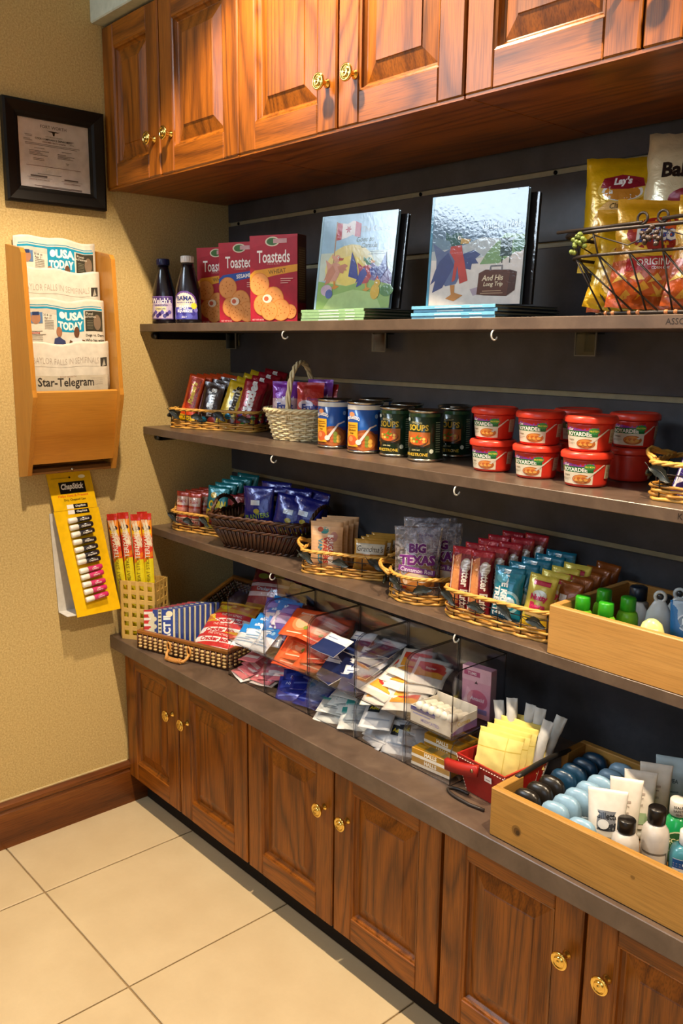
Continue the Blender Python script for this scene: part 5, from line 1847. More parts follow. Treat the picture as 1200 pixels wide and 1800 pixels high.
GB = smallbottle('green_capped_bottle', 'bottle', [(.017, .015, 0), (.019, .017, .003), (.019, .017, .062), (.017, .0155, .07), (.013, .013, .074)], '#7ac42c', 'plastic', [(.0128, .0128, .0745), (.0135, .0135, .0755), (.0132, .0132, .0965), (.012, .012, .0985)], '#2f9a1c')
zb = Z3 + .0108
for k, (x, y, lab) in enumerate(((.042, .042, 'green capped bottle nearest the front left corner of the pale crate'), (.058, .085, 'green capped bottle at the back left of the green group in the pale crate'), (.090, .04, 'green capped bottle in the middle of the front, pale crate'), (.112, .075, 'green capped bottle furthest right of the green group in the pale crate'))):
    put(GB, lab, (C3[0] + x, C3[1] + y, zb + (.008 if k in (1, 3) else .0)), (0, 0, 0))


def flat_bottle(name, cat, W, T, H, col, fin, hole=False, group=None, lab=None, taper=.5):
    """oval flask or standing tube seen from the front"""
    t = thing(name, '', cat, group)
    prof = [(W * .44, T * .46, 0), (W * .48, T * .5, .004), (W * .5, T * .5, H * .25), (W * .48, T * .46, H * .55), (W * .40, T * .34, H * .8), (W * taper * .5, T * .2, H * .93), (W * taper * .34, T * .12, H * .985), (W * taper * .15, T * .06, H)]
    oval(MB(), prof, 24).obj('body', mat(col, fin), t)
    if hole:
        MB().tube([(W * .17 * cos(2 * pi * k / 16), 0, H + W * .10 + W * .17 * sin(2 * pi * k / 16)) for k in range(16)], .0032, 6, 0, True).obj('hanging_eye', mat(col, fin), t)
        MB().lathe([(.001, -.002), (W * .1, -.002), (W * .1, .002), (.001, .002)], 14, T=Matrix.Translation((0, 0, H + W * .10)) @ Matrix.Rotation(pi / 2, 4, 'X')).obj('eye_hole', mat('#20242a', 'plastic'), t)
    if lab:
        art(lab, shell(prof, 2.2, H * .2, H * .62), W * 1.1, H * .62, t, .008, 'gloss', 'label', .0006, .00005)
    return t


PT = flat_bottle('clear_flask', 'bottle', .05, .026, .112, '#b9c0c2', 'plastic', True, 'clear hanging flasks in the pale crate', [('t', 'PANTENE', .5, .32, .09, '#3d4346', dict(w=.6)), ('t', 'PRO-V', .5, .62, .08, '#5d6568', dict(w=.32)), ('r', .3, .18, .7, .2, '#5d6568')])
for k, (x, y, lab) in enumerate(((.165, .085, 'clear hanging flask nearest the green caps in the pale crate'), (.178, .128, 'second clear hanging flask from the front in the pale crate'), (.192, .17, 'third clear hanging flask from the front in the pale crate'), (.208, .212, 'clear hanging flask at the back of the pale crate'))):
    put(PT, lab, (C3[0] + x, C3[1] + y, zb), (0, 0, radians(24)))
def tube_up(name, cat, W, T, H, col, fin, lab=None, group=None, band=None):
    """squeeze tube standing on its cap, flat crimped end upwards"""
    t = thing(name, '', cat, group)
    rings = []
    for f in (0, .02, .3, .6, .85, .93, 1.0):
        rx = W * (.40 + .10 * f)
        ry = max(T * .5 * (1 - f ** 2.2), .0009)
        rings.append(superring(rx, ry, .018 + f * (H - .018), 24, 2.0 + f * 2))
    MB().loft(rings, 0).obj('tube', mat(col, fin), t)
    MB().lathe([(W * .32, 0), (W * .36, .001), (W * .36, .0175), (W * .34, .0179)], 20, sy=T / W * 1.1).obj('cap', mat('#d8d6d0', 'plastic'), t)
    if lab:
        def S(u, v, o):
            f = min(max(v, 0), 1)
            rx = W * (.40 + .10 * f)
            ry = max(T * .5 * (1 - f ** 2.2), .0009)
            x = (u - .5) * 2 * .86 * rx
            return (x, -ry * sqrt(max(0, 1 - (x / rx) ** 2)) - o, .018 + f * (H - .018))
        art(lab, S, W * .86, H - .018, t, .008, 'gloss', 'print', .0008, .00005)
    return t


DP = tube_up('gel_tube', 'tube', .062, .036, .118, '#1f6fae', 'plastic', [('r', 0, .62, 1, 1, '#9fb3c4'), ('e', .5, .66, .38, .15, '#cdd5da'), ('e', .5, .66, .33, .125, '#5f6e7a'), ('t', 'Dep', .5, .66, .13, '#eef2f4', dict(w=.4)), ('p', [(.3, .3), (.42, .5), (.5, .42), (.36, .2)], '#4f94c6')], None)
put(DP, 'blue gel tube with an oval label at the front of the pale crate', (C3[0] + .218, C3[1] + .085, zb), (radians(-4), 0, radians(26)))
put(DP, 'blue gel tube with an oval label at the back of the pale crate', (C3[0] + .255, C3[1] + .16, zb), (radians(-4), 0, radians(20)))
YB = thing('yellow_dome', 'pale yellow rounded bottle with a white label at the front of the pale crate', 'bottle', None, (C3[0] + .178, C3[1] + .04, zb), (0, 0, radians(24)))
yp = [(.019, .013, 0), (.021, .015, .004), (.0225, .016, .04), (.0215, .015, .065), (.016, .011, .082), (.007, .005, .089), (.001, .001, .0905)]
oval(MB(), yp, 24).obj('body', mat('#d8d98a', 'plastic'), YB)
art([('r', 0, 0, 1, 1, '#efe9d8'), ('r', .1, .3, .8, .36, '#d8b0a0')], shell(yp, 1.2, .052, .024), .024, .024, YB, .005, 'gloss', 'label', .0006)
PU = smallbottle('pump_bottle', 'bottle', [(.022, .022, 0), (.024, .024, .004), (.024, .024, .052), (.019, .019, .062), (.0135, .0135, .067), (.0125, .0125, .07)], '#c9bba4', 'plastic', [(.0125, .0125, .0705), (.0145, .0145, .072), (.0138, .0138, .095), (.0115, .0115, .096), (.011, .011, .112), (.009, .009, .115)], '#5d5368')
put(PU, 'beige pump bottle with a purplish cap at the right edge, pale crate', (C3[0] + .262, C3[1] + .045, zb), (0, 0, 0))
WB2 = flat_bottle('white_bottle', 'bottle', .045, .026, .085, '#c9c6c4', 'plastic')
put(WB2, 'grey white bottle behind the green caps in the pale crate', (C3[0] + .105, C3[1] + .125, zb), (0, 0, .3))
BC = smallbottle('dark_capped_bottle', 'bottle', [(.018, .018, 0), (.02, .02, .003), (.02, .02, .068), (.014, .014, .074)], '#b9b2ac', 'plastic', [(.0155, .0155, .0745), (.016, .016, .0755), (.016, .016, .098), (.0145, .0145, .0995)], '#16202e')
put(BC, 'bottle with a dark navy cap behind the green caps in the pale crate', (C3[0] + .135, C3[1] + .155, zb), (0, 0, 0))
put(BC, 'bottle with a dark navy cap in the back corner of the pale crate', (C3[0] + .075, C3[1] + .175, zb), (0, 0, 0))


# ============================================================ on the countertop
# bamboo box with square holes
ba = radians(33)
BF = V((.054, -.437, ZC))
t = thing('bamboo_box', 'tan bamboo box with square holes beside the wall, holding meat sticks', 'box', None, (BF.x, BF.y, ZC), (0, 0, ba))
BM = [wood('bamboo_%s' % 'xyz'[a], '#a5803c', '#b8924a', '#c9a55c', a, 2.0, .15, .5, 12, 6, .05) for a in (0, 2)]
Wb, Db, Hb = .116, .080, .178
for nm, w_, o_, r_ in (('front_wall', Wb, (0, 0), 0), ('back_wall', Wb, (0, Db - .004), 0), ('left_wall', Db, (.004, 0), 90), ('right_wall', Db, (Wb, 0), 90)):
    n = 4 if w_ == Wb else 3
    hx = .0145
    g = (w_ - n * hx) / (n + 1)
    T = Matrix.Translation((o_[0], o_[1], 0)) @ Matrix.Rotation(radians(r_), 4, 'Z')
    mb = MB()
    for k in range(n + 1):
        x = k * (g + hx)
        mb.box((x, 0, 0), (x + g, .004, Hb), 1, .0006, T)
    nr = 6
    gz_ = (Hb - nr * .0145) / (nr + 1)
    for k in range(nr + 1):
        z = k * (gz_ + .0145)
        mb.box((0, .0003, z), (w_, .0037, z + gz_), 0, .0004, T)
    o = mb.obj(nm, BM, t)
MB().box((.004, .004, .002), (Wb - .004, Db - .004, .006)).obj('base', BM[0], t)
stick = [('r', 0, .0, 1, .66, '#dccb1c'), ('r', .0, .64, 1, .84, '#d8402a'), ('p', [(0, .60), (1, .66), (1, .70), (0, .64)], '#e0761c'), ('r', 0, .82, 1, .95, '#e88a1c'), ('r', .05, .84, .95, .87, '#f0c21c'), ('e', .5, .885, .42, .022, '#3a2416'), ('t', 'Hot', .5, .893, .3, '#efdfc0', dict(w=.5, it=.2, rot=14)), ('t', 'Stuff', .5, .877, .3, '#efdfc0', dict(w=.6, it=.2, rot=14)),
         ('t', 'TERIYAKI', .5, .745, .5, '#f2e2cc', dict(rot=90, w=2.4)), ('t', 'MEAT STICK', .5, .55, .35, '#7a6a12', dict(rot=90, w=2.6, b=0)), ('r', .0, .95, 1, 1, '#c42a1c')]
MS = bag('meat_stick', 'snack', .031, .365, .014, '#d8501c', stick, 'foil', .03, .0006, 22, None, None, 6, 18)
for k, (x, y, ro, ln, lab) in enumerate(((.018, .012, -7, -2, 'leftmost meat stick at the front of the bamboo box'), (.044, .014, -6, -3, 'second meat stick from the left at the front of the bamboo box'), (.070, .014, -4, -3, 'third meat stick from the left at the front of the bamboo box'),
                                          (.096, .016, -3, -3, 'rightmost meat stick at the front of the bamboo box'), (.034, .032, -7, -4, 'meat stick in the back row of the bamboo box, on the left'), (.084, .034, -5, -4, 'meat stick in the back row of the bamboo box, on the right'))):
    q = on(BF, ba, x, y)
    put(MS, lab, (q[0], q[1], ZC + .007 + .004 * (k % 2)), (radians(ln), radians(ro), ba + radians(4)))


# woven trays with a wooden rim
def woven_tray(name, label, W, D, H, loc, rot, lump, rimc, handle=True):
    t = thing(name, label, 'basket', None, loc, rot)
    dk = mat('#3a2110', 'rattan')
    lp = mat(lump, 'rattan')
    th = .008
    MB().box((-W / 2 + th, -D / 2 + th, .002), (W / 2 - th, D / 2 - th, .006)).obj('base', dk, t)
    mb = MB()
    mb.box((-W / 2 + .002, -D / 2 + .002, 0), (W / 2 - .002, -D / 2 + th, H - .006)).box((-W / 2 + .002, D / 2 - th, 0), (W / 2 - .002, D / 2 - .002, H - .006))
    mb.box((-W / 2 + .002, -D / 2 + th, 0), (-W / 2 + th, D / 2 - th, H - .006)).box((W / 2 - th, -D / 2 + th, 0), (W / 2 - .002, D / 2 - th, H - .006))
    o = mb.obj('side_core', dk, t)
    o['kind'] = 'stuff'
    mb, ms = MB(), MB()
    rows = 4
    def lumps(a, b, inner):
        a, b = V(a), V(b)
        L_ = (b - a).length
        d = (b - a).normalized()
        nrm = V((d.y, -d.x, 0)) * (1 if not inner else -1)
        n = int(L_ / .0185)
        for k in range(n):
            c = a + d * (L_ * (k + .5) / n)
            ms.tube([c + d * (L_ / n * .5) + nrm * .002 + V((0, 0, .003)), c + d * (L_ / n * .5) + nrm * .002 + V((0, 0, H - .006))], .0028, 5)
            for r in range(rows):
                z = .006 + (H - .014) * (r + .4) / rows
                hh = (H - .014) / rows
                T = Matrix.Translation(c + nrm * .0015 + V((0, 0, z))) @ d.to_track_quat('X', 'Z').to_matrix().to_4x4()
                mb.lathe([(.0006, -.0072), (hh * .42, -.004), (hh * .5, 0), (hh * .42, .004), (.0006, .0072)], 7, T=T @ Matrix.Rotation(pi / 2, 4, 'Y'))
    x, y = W / 2 - .001, D / 2 - .001
    lumps((-x, -y, 0), (x, -y, 0), False)
    lumps((x, -y, 0), (x, y, 0), False)
    lumps((x, y, 0), (-x, y, 0), False)
    lumps((-x, y, 0), (-x, -y, 0), False)
    lumps((-x + .01, y - .01, 0), (x - .01, y - .01, 0), False)
    lumps((-x + .01, -y + .01, 0), (-x + .01, y - .01, 0), False)
    o = mb.obj('woven_strands', lp, t)
    o['kind'] = 'stuff'
    o = ms.obj('stakes', mat('#5a3216', 'rattan'), t)
    o['kind'] = 'stuff'
    mb = MB()
    for a0, a1, b0, b1 in ((-W / 2 - .002, W / 2 + .002, -D / 2 - .002, -D / 2 + .011), (-W / 2 - .002, W / 2 + .002, D / 2 - .011, D / 2 + .002), (-W / 2 - .002, -W / 2 + .011, -D / 2 + .011, D / 2 - .011), (W / 2 - .011, W / 2 + .002, -D / 2 + .011, D / 2 - .011)):
        MB().box((a0, b0, H - .0065), (a1, b1, H + .004), 0, .002).obj('rim_strip', wood('rim_%s' % rimc, rimc, rimc, '#b5722a', 0 if a1 - a0 > .1 else 1, 3.0, .2), t)
    if handle:
        tan_ = mat('#c98d45', 'rattan')
        mb = MB()
        for s in (-1, 1):
            mb.tube([(s * .036 + .008 * cos(2 * pi * k / 16), -D / 2 - .010 - .002 * cos(2 * pi * k / 16), H * .62 + .013 * sin(2 * pi * k / 16)) for k in range(16)], .0026, 6, 0, True)
        pts = [(-.036, -D / 2 - .011, H * .5), (-.037, -D / 2 - .018, H * .30), (-.03, -D / 2 - .026, H * .14), (-.016, -D / 2 - .031, .007), (0, -D / 2 - .032, .006), (.016, -D / 2 - .031, .007), (.03, -D / 2 - .026, H * .14), (.037, -D / 2 - .018, H * .30), (.036, -D / 2 - .011, H * .5)]
        mb.tube(pts, [.003, .004, .005, .0056, .0058, .0056, .005, .004, .003], 8)
        for k in range(15):
            x = -.026 + .052 * k / 14
            mb.tube([(x, -D / 2 - .0315 + .006 * cos(2 * pi * j / 10), .0075 + .0062 * sin(2 * pi * j / 10) + (.0015 if abs(x) > .018 else 0)) for j in range(10)], .0012, 5, 0, True)
        mb.obj('wrapped_handle', tan_, t)
    return t


wr_ = radians(17)
WT = V((.162, -.441, 0))
WTC = V((WT.x + .1625 * cos(wr_) - .078 * sin(wr_), WT.y + .1625 * sin(wr_) + .078 * cos(wr_), ZC))
woven_tray('woven_tray', 'brown woven tray with a wooden rim and wrapped handle, at the left of the countertop', .325, .156, .052, WTC, (0, 0, wr_), '#c4a066', '#7d4c1c')
pop = [('r', 0, 0, .26, 1, '#c9352f')] + [('r', 0, .08 + .16 * k, .26, .15 + .16 * k, '#e6dfd8') for k in range(6)] + [('e', .22 + .07 * (k % 2), .25 + .1 * k, .09, .07, '#dcd3b4') for k in range(7)] + [('p', [(.42, 0), (.52, 0), (.52, 1), (.42, 1)], '#c9c0a0'), ('r', .55, .0, .85, 1, '#2d4088'), ('t', 'ACT II', .68, .5, .22, '#e9e6dc', dict(rot=90, w=.7, b=.05)), ('r', .86, 0, .92, 1, '#c9c0a0'), ('e', .75, .88, .1, .08, '#dcd3b4')] + \
    [('r', .43, .04 + .1 * k, .51, .08 + .1 * k, '#2a2a30') for k in range(10)]
PP = carton('popcorn_pouch', 'popcorn', .1, .009, .106, '#2c3f86', pop, None, [('r', .02, .1, .98, .9, '#b8bcc9')], 'gloss', None)
MB().box((-.0515, -.0052, .001), (.0515, .0052, .115)).obj('cellophane', ACRYL, PP)
for k in range(9):
    q = on(WTC, wr_, -.098 + .0085 * k, -.05 + .0125 * k)
    put(PP, '%s popcorn pouch from the front in the woven tray' % (ordn2 + ['ninth'])[k], (q[0], q[1], ZC + .0085 + .001 * k), (radians(-14), radians(-4), wr_ + radians(24 - k)))
cj = [('r', 0, .62, 1, 1, '#d8a42a'), ('p', [(.0, .68), (.4, .76), (1, .7), (1, .95), (0, .95)], '#c9782a'), ('e', .24, .8, .14, .07, '#e6cf2e'), ('r', 0, .0, 1, .64, '#c42f2f'), ('t', 'THE ORIGINAL', .5, .57, .06, '#efe3d8', dict(w=.6, b=0)), ('p', [(0, .28), (1, .40), (1, .52), (0, .44)], '#ece6e2'), ('t', 'Cracker Jack', .5, .405, .15, '#b8252c', dict(w=.9, b=.05, it=.2, rot=5)), ('p', [(0, .08), (1, .18), (1, .26), (0, .18)], '#ece6e2')] + \
    [('e', .1 + .16 * k, .84 + .05 * (k % 2), .07, .04, ('#e6b54a', '#b5621f')[k % 2]) for k in range(6)]
CJ = bag('caramel_corn_bag', 'snack', .135, .125, .03, '#b8402a', cj, 'foil', .05, .0018, 23, None, None, 12, 16)
for k, (x, y, z, ln, hd, lab) in enumerate(((.07, -.052, .014, -58, 4, 'red and white caramel corn bag at the front of the woven tray'), (.07, -.022, .032, -58, 8, 'red and white caramel corn bag, second in the woven tray'), (.075, .008, .05, -56, 6, 'red and white caramel corn bag at the back of the woven tray'))):
    q = on(WTC, wr_, x, y)
    put(CJ, lab, (q[0], q[1], ZC + z), (radians(ln), 0, wr_ + radians(hd)))
DTC = V((.275, -.118, ZC + .058))
tl = radians(24)
woven_tray('woven_tray', 'dark woven tray tipped up against the back panel, behind the first woven tray', .34, .17, .05, DTC, (tl, 0, radians(2)), '#57432a', '#3d2712', False)
CJd = bag('caramel_corn_bag', 'snack', .135, .14, .028, '#5a1c28', [('r', 0, 0, 1, .2, '#a3702a'), ('r', 0, .2, 1, .7, '#7c2030'), ('p', [(0, .34), (1, .42), (1, .5), (0, .44)], '#b9a8b0'), ('p', [(0, .56), (1, .62), (1, .68), (0, .64)], '#b9a8b0'), ('t', 'Cracker Jack', .5, .52, .1, '#8fa3c0', dict(w=.8, it=.2, b=.03)), ('e', .3, .8, .15, .06, '#6d7a35'), ('e', .7, .84, .15, .06, '#8a7a2f')], 'foil', .05, .0018, 24, None, None, 12, 14)
for k, (x, y, z, lab) in enumerate(((.085, -.03, .03, 'dark red caramel corn bag at the front of the tipped dark tray'), (.09, .02, .05, 'dark red caramel corn bag behind it in the tipped dark tray'))):
    put(CJd, lab, (DTC.x + x, DTC.y + y, DTC.z + z), (radians(-30), 0, radians(18 + 6 * k)))


# acrylic bins, five columns in two tiers ---------------------------
BXE = [.497, .6585, .827, .990, 1.142, 1.272]
BY0, BD = -.361, .165
def acrylic_bin(label, W, H, lip, loc):
    t = thing('acrylic_bin', label, 'bin', None, loc)
    D, th, rr = BD, .0022, .028
    MB().box((0, 0, 0), (W, D, th)).obj('floor_panel', ACRYL, t)
    MB().box((0, D - th, th), (W, D, H)).obj('back_panel', ACRYL, t)
    side = [(0, th), (D - th, th), (D - th, H)] + [(rr - rr * sin(a), H - rr + rr * cos(a)) for a in [k * pi / 12 for k in range(0, 7)]]
    for x in (0, W - th):
        MB().prism(side, x, x + th, 0).obj('side_panel', ACRYL, t)
    f = [(th, th), (W - th, th), (W - th, H * .62)] + [(W - th - .004 - .016 * (1 - cos(a)), lip + .016 + .0 - .016 * sin(a)) for a in [k * pi / 12 for k in range(0, 7)]] + [(th + .004 + .016 * (1 - cos(a)), lip + .016 - .016 * sin(a)) for a in [k * pi / 12 for k in range(6, -1, -1)]] + [(th, H * .62)]
    MB().prism(f, 0, th, 1).obj('front_lip', ACRYL, t)
    mb = MB()
    for x in (th / 2, W - th / 2):
        mb.tube([(x, p[0] + .0004, p[1]) for p in side[1:]] + [(x, .0008, th)], .0013, 5)
    mb.tube([(p[0], .001, p[1]) for p in f[2:-0]], .0011, 5)
    mb.tube([(0, .001, .001), (W, .001, .001), (W, D, .001), (0, D, .001)], .0013, 5, 0, True)
    mb.tube([(0, D - .001, H), (W, D - .001, H)], .0012, 5)
    mb.obj('polished_edges', EDGE, t)
    return t


LOWH, UPH = .0945, .142
colname = ['first', 'second', 'third', 'fourth', 'fifth']
for c in range(5):
    w_ = BXE[c + 1] - BXE[c] - .0035
    acrylic_bin('clear acrylic bin in the lower tier, %s column from the woven tray' % colname[c], w_, LOWH, .026, (BXE[c], BY0, ZC + .0005))
    acrylic_bin('clear acrylic bin in the upper tier, %s column from the woven tray' % colname[c], w_, UPH, .036, (BXE[c], BY0, ZC + .0005 + LOWH + .0015))
ZL = ZC + .0035
ZU = ZC + LOWH + .0045


NTH = ordn2 + ['ninth', 'tenth', 'eleventh', 'twelfth', 'thirteenth', 'fourteenth', 'fifteenth']


def pile(pr, col, z0, n, label, group, base=25, spread=14, dy=.016, dz=.0035, y0=.045, hd=10, seed=1, xs=.5, up=0):
    rn = random.Random(seed)
    w_ = BXE[col + 1] - BXE[col]
    for k in range(n):
        x = BXE[col] + w_ * (.5 + ((k % 2) - .5) * .42 + (rn.random() - .5) * xs * .3)
        y = BY0 + y0 + dy * k * (.9 + .2 * rn.random())
        if y > BY0 + BD - .03:
            y = BY0 + y0 + rn.random() * (BD - y0 - .05)
        z = z0 + .012 + dz * k + up
        put(pr, label.replace(' in the', ', %s from the front, in the' % NTH[k], 1) if ' in the' in label else label.replace(' at the', ', %s from the front, at the' % NTH[k], 1), (x, y, z), (radians(base + rn.uniform(-spread, spread)), radians(rn.uniform(-8, 8)), radians(hd + rn.uniform(-28, 28))), 1.12, group)


P_ = lambda nm, W, H, T, col, front, fin='gloss', seed=1: packet(nm, 'packet', W, H, T, col, front, fin, None, .06, seed)
bw = P_('medicine_packet', .058, .068, .008, '#dfe3ea', [('r', 0, .58, 1, 1, '#1f78c4'), ('t', 'alka', .45, .78, .14, '#eaf2f8', dict(w=.5)), ('e', .75, .76, .1, .08, '#8fc0e4'), ('r', .1, .2, .9, .24, '#8aa8c9'), ('r', .1, .3, .7, .34, '#8aa8c9')], seed=31)
pile(bw, 0, ZU, 12, 'white and blue medicine packet in the first upper bin', 'blue and white packets, first upper bin', 30, 10, .009, .0055, .036, 16, 3, .4)
pu = P_('medicine_packet', .06, .07, .01, '#6a58a8', [('r', 0, .2, 1, .5, '#b9aed6'), ('r', .1, .6, .9, .8, '#8f7fc4')], seed=32)
pile(pu, 0, ZU, 6, 'purple medicine packet at the back, first upper bin', 'purple packets, first upper bin', 40, 12, .012, .007, .075, 16, 4, .4, .02)
og = P_('drink_packet', .082, .098, .009, '#e2572a', [('e', .5, .5, .3, .32, '#ea7c4c'), ('e', .5, .5, .2, .24, '#e8a07a'), ('t', 'Emergen', .5, .78, .1, '#f2d2c0', dict(w=.6)), ('e', .68, .3, .07, .06, '#7d8a35'), ('r', .2, .1, .8, .13, '#f2c2a8')], 'print', 33)
pile(og, 1, ZU, 11, 'orange packet in the second upper bin', 'orange packets, second upper bin', 24, 10, .0085, .0066, .062, 12, 5, .36)
nv = P_('antacid_packet', .066, .062, .004, '#d9dbe2', [('r', 0, .0, 1, .62, '#1d2a58'), ('r', .08, .7, .92, .92, '#e8e8ec'), ('r', .1, .76, .5, .8, '#5a6a9a')], 'print', 34)
pile(nv, 2, ZU, 15, 'navy and white sachet in the third upper bin', 'navy and white sachets, third upper bin', 22, 22, .007, .0046, .036, 10, 6, .5)
put(carton('medicine_box', 'box', .075, .014, .075, '#8fa3c9', [('r', .08, .08, .92, .92, '#a9b9d9'), ('r', .15, .6, .85, .8, '#3a4f8a')]), 'pale blue medicine carton at the back of the third upper bin', (BXE[3] - .05, BY0 + .145, ZU + .0005), (0, 0, 0))
rw = P_('pain_relief_packet', .07, .076, .005, '#e4ddd2', [('r', .1, .28, .9, .82, '#d8452c'), ('p', [(.1, .28), (.9, .28), (.9, .45), (.1, .6)], '#e6a03a'), ('e', .5, .58, .3, .13, '#c4302c'), ('t', 'Bayer', .5, .58, .12, '#f2e8dc', dict(w=.45))], 'print', 35)
pile(rw, 3, ZU, 13, 'red panelled white sachet in the fourth upper bin', 'red and orange panelled sachets, fourth upper bin', 16, 14, .008, .0042, .042, 22, 7, .5)
pk = P_('pain_relief_packet', .058, .07, .005, '#d7787f', [('r', .06, .5, .94, .9, '#e0a0a4'), ('r', .1, .2, .9, .35, '#efe0dc')], 'print', 36)
pile(pk, 0, ZL, 13, 'pink sachet in the first lower bin', 'pink sachets, first lower bin', 16, 12, .008, .0034, .042, 18, 8, .55)
wp = P_('pain_relief_packet', .06, .066, .004, '#e0d8d4', [('r', .1, .1, .9, .3, '#c9b0b4')], 'print', 37)
pile(wp, 0, ZL, 3, 'white sachet at the bottom, first lower bin', 'white sachets, first lower bin', 8, 5, .01, .002, .034, 14, 9, .4, -.006)
bb_ = P_('cold_medicine_pack', .07, .08, .012, '#1c2c8e', [('r', .1, .5, .9, .8, '#2f45b0'), ('t', 'Nyquil', .5, .65, .14, '#b9c4ea', dict(w=.6, it=.2)), ('r', .1, .2, .9, .26, '#5a6cc4')], 'foil', 38)
pile(bb_, 1, ZL, 9, 'glossy blue pack in the second lower bin', 'blue packs, second lower bin', 24, 10, .011, .0042, .045, 20, 10, .5)
tl_ = P_('stomach_packet', .074, .08, .005, '#d9dcd8', [('r', 0, .62, 1, .86, '#3f9a94'), ('p', [(0, .62), (.3, .56), (.6, .63), (1, .57), (1, .64), (0, .66)], '#8fc4be'), ('r', .15, .3, .8, .34, '#a9aeb0'), ('r', .15, .22, .6, .26, '#a9aeb0')], 'print', 39)
pile(tl_, 2, ZL, 13, 'white and teal sachet in the third lower bin', 'white and teal sachets, third lower bin', 14, 10, .008, .0032, .044, 22, 11, .45)
gy = P_('pain_relief_packet', .066, .07, .005, '#c4c6ca', [('r', .12, .55, .5, .85, '#20242a'), ('t', 'Advil', .31, .7, .12, '#d9c52a', dict(w=.3)), ('r', .56, .7, .9, .74, '#8a94a4'), ('r', .12, .3, .9, .34, '#9aa2ae')], 'print', 40)
pile(gy, 3, ZL, 15, 'black panelled grey sachet in the fourth lower bin', 'grey white sachets, fourth lower bin', 34, 16, .007, .0026, .034, 18, 12, .5, .006)
# upper fifth bin: open display carton of lip balm tubes and a pink carton behind
x0 = BXE[4] + .009
t = thing('display_box', 'open white display box of small tubes in the fifth upper bin', 'box', None, (x0, BY0 + .006, ZU + .0002), (0, 0, 0))
w_, d_, h_ = .108, .082, .034
mb = MB().box((0, 0, 0), (w_, d_, .002)).box((0, 0, .002), (w_, .0015, h_)).box((0, d_ - .0015, .002), (w_, d_, h_ + .008)).box((0, .0015, .002), (.0015, d_ - .0015, h_)).box((w_ - .0015, .0015, .002), (w_, d_ - .0015, h_))
mb.obj('tray_carton', mat('#d9d3c6', 'print'), t)
art([('r', 0, .72, .62, .98, '#26378c'), ('t', 'MEDICATED', .5, .3, .2, '#8a84c4', dict(w=.6)), ('r', .06, .55, .5, .62, '#7a82c4')], lambda u, v, o: (u * w_, -o, v * h_), w_, h_, t, name='front_print')
art([('p', [(0, 0), (1, 0), (1, .5), (.3, .35), (0, .1)], '#7a5c8a'), ('t', 'Carmex', .5, .6, .3, '#c9a83a', dict(w=.5))], lambda u, v, o: (w_ + o, u * d_, v * h_), d_, h_, t, name='side_print')
tb = thing('ointment_tube', '', 'tube', 'small white tubes in the display box')
oval(MB(), [(.0078, .0078, 0), (.0082, .0082, .002), (.0082, .0082, .046), (.0078, .0078, .048)], 16).obj('tube', mat('#d8d2c2', 'plastic'), tb)
MB().lathe([(.0076, .0482), (.0086, .0484), (.0086, .064), (.0080, .0655)], 16).obj('cap', mat('#dcd8cc', 'plastic'), tb)
art([('r', .1, .1, .9, .3, '#4a4f8a'), ('r', .3, .4, .7, .9, '#a9a08a')], shell([(.0082, .0082, 0), (.0082, .0082, .05)], 2.6, .004, .04), .021, .04, tb, .004, 'gloss', 'label', .0004)
for k in range(6):
    put(tb, '%s small white tube from the left lying in the display box' % ordn2[k], (x0 + .012 + .0168 * k, BY0 + .068, ZU + h_ - .010), (radians(76), 0, radians(10)))
pc = carton('pink_box', 'box', .07, .022, .108, '#d9a0b8', [('r', 0, .72, 1, 1, '#e2b6c8'), ('r', .06, .82, .62, .92, '#b5507a'), ('t', 'TUMS', .34, .87, .06, '#f2e2ea', dict(w=.4)), ('p', [(.44, .68), (.56, .68), (.5, .74)], '#2a2028'), ('e', .55, .36, .36, .2, '#cf6a86'), ('t', 'Antacid', .55, .38, .08, '#f2e2ea', dict(w=.5, it=.2)), ('r', .2, .1, .9, .2, '#8a7ab0')], [('r', .1, .1, .9, .9, '#cfb0c4')])
put(pc, 'pink carton standing behind the open white display box', (x0 + .078, BY0 + .128, ZU + .0005), (0, 0, radians(6)))
# lower fifth bin: cough drop packs
hl = carton('cough_drop_pack', 'cough drops', .1, .03, .018, '#b5851f', [('r', 0, 0, 1, .35, '#e0d8c8'), ('t', 'HALLS', .5, .66, .5, '#efe6cf', dict(w=.6, b=.05))], [('r', .1, .1, .9, .9, '#7a5218')], [('r', .3, .1, .5, .9, '#7a6a35'), ('r', .7, .2, .9, .8, '#8a7a45'), ('r', .05, .3, .25, .7, '#caa03a')], 'gloss')
k = 0
for yy in range(3):
    for zz in range(3 if yy else 2):
        put(hl, ('%s yellow cough drop pack of the %s stack in the fifth lower bin' % (('bottom', 'middle', 'top')[zz], ('front', 'middle', 'back')[yy])), (BXE[4] + .062, BY0 + .026 + .036 * yy, ZL + .0005 + .0186 * zz), (0, 0, radians(4 - 3 * yy)))
hb = carton('cough_drop_pack', 'cough drops', .1, .03, .018, '#8fa0b8', [('r', .1, .2, .9, .8, '#b9c4d4')], None, None, 'gloss')
put(hb, 'grey blue cough drop pack on top at the back of the fifth lower bin', (BXE[4] + .066, BY0 + .138, ZL + .0005), (0, 0, 0))

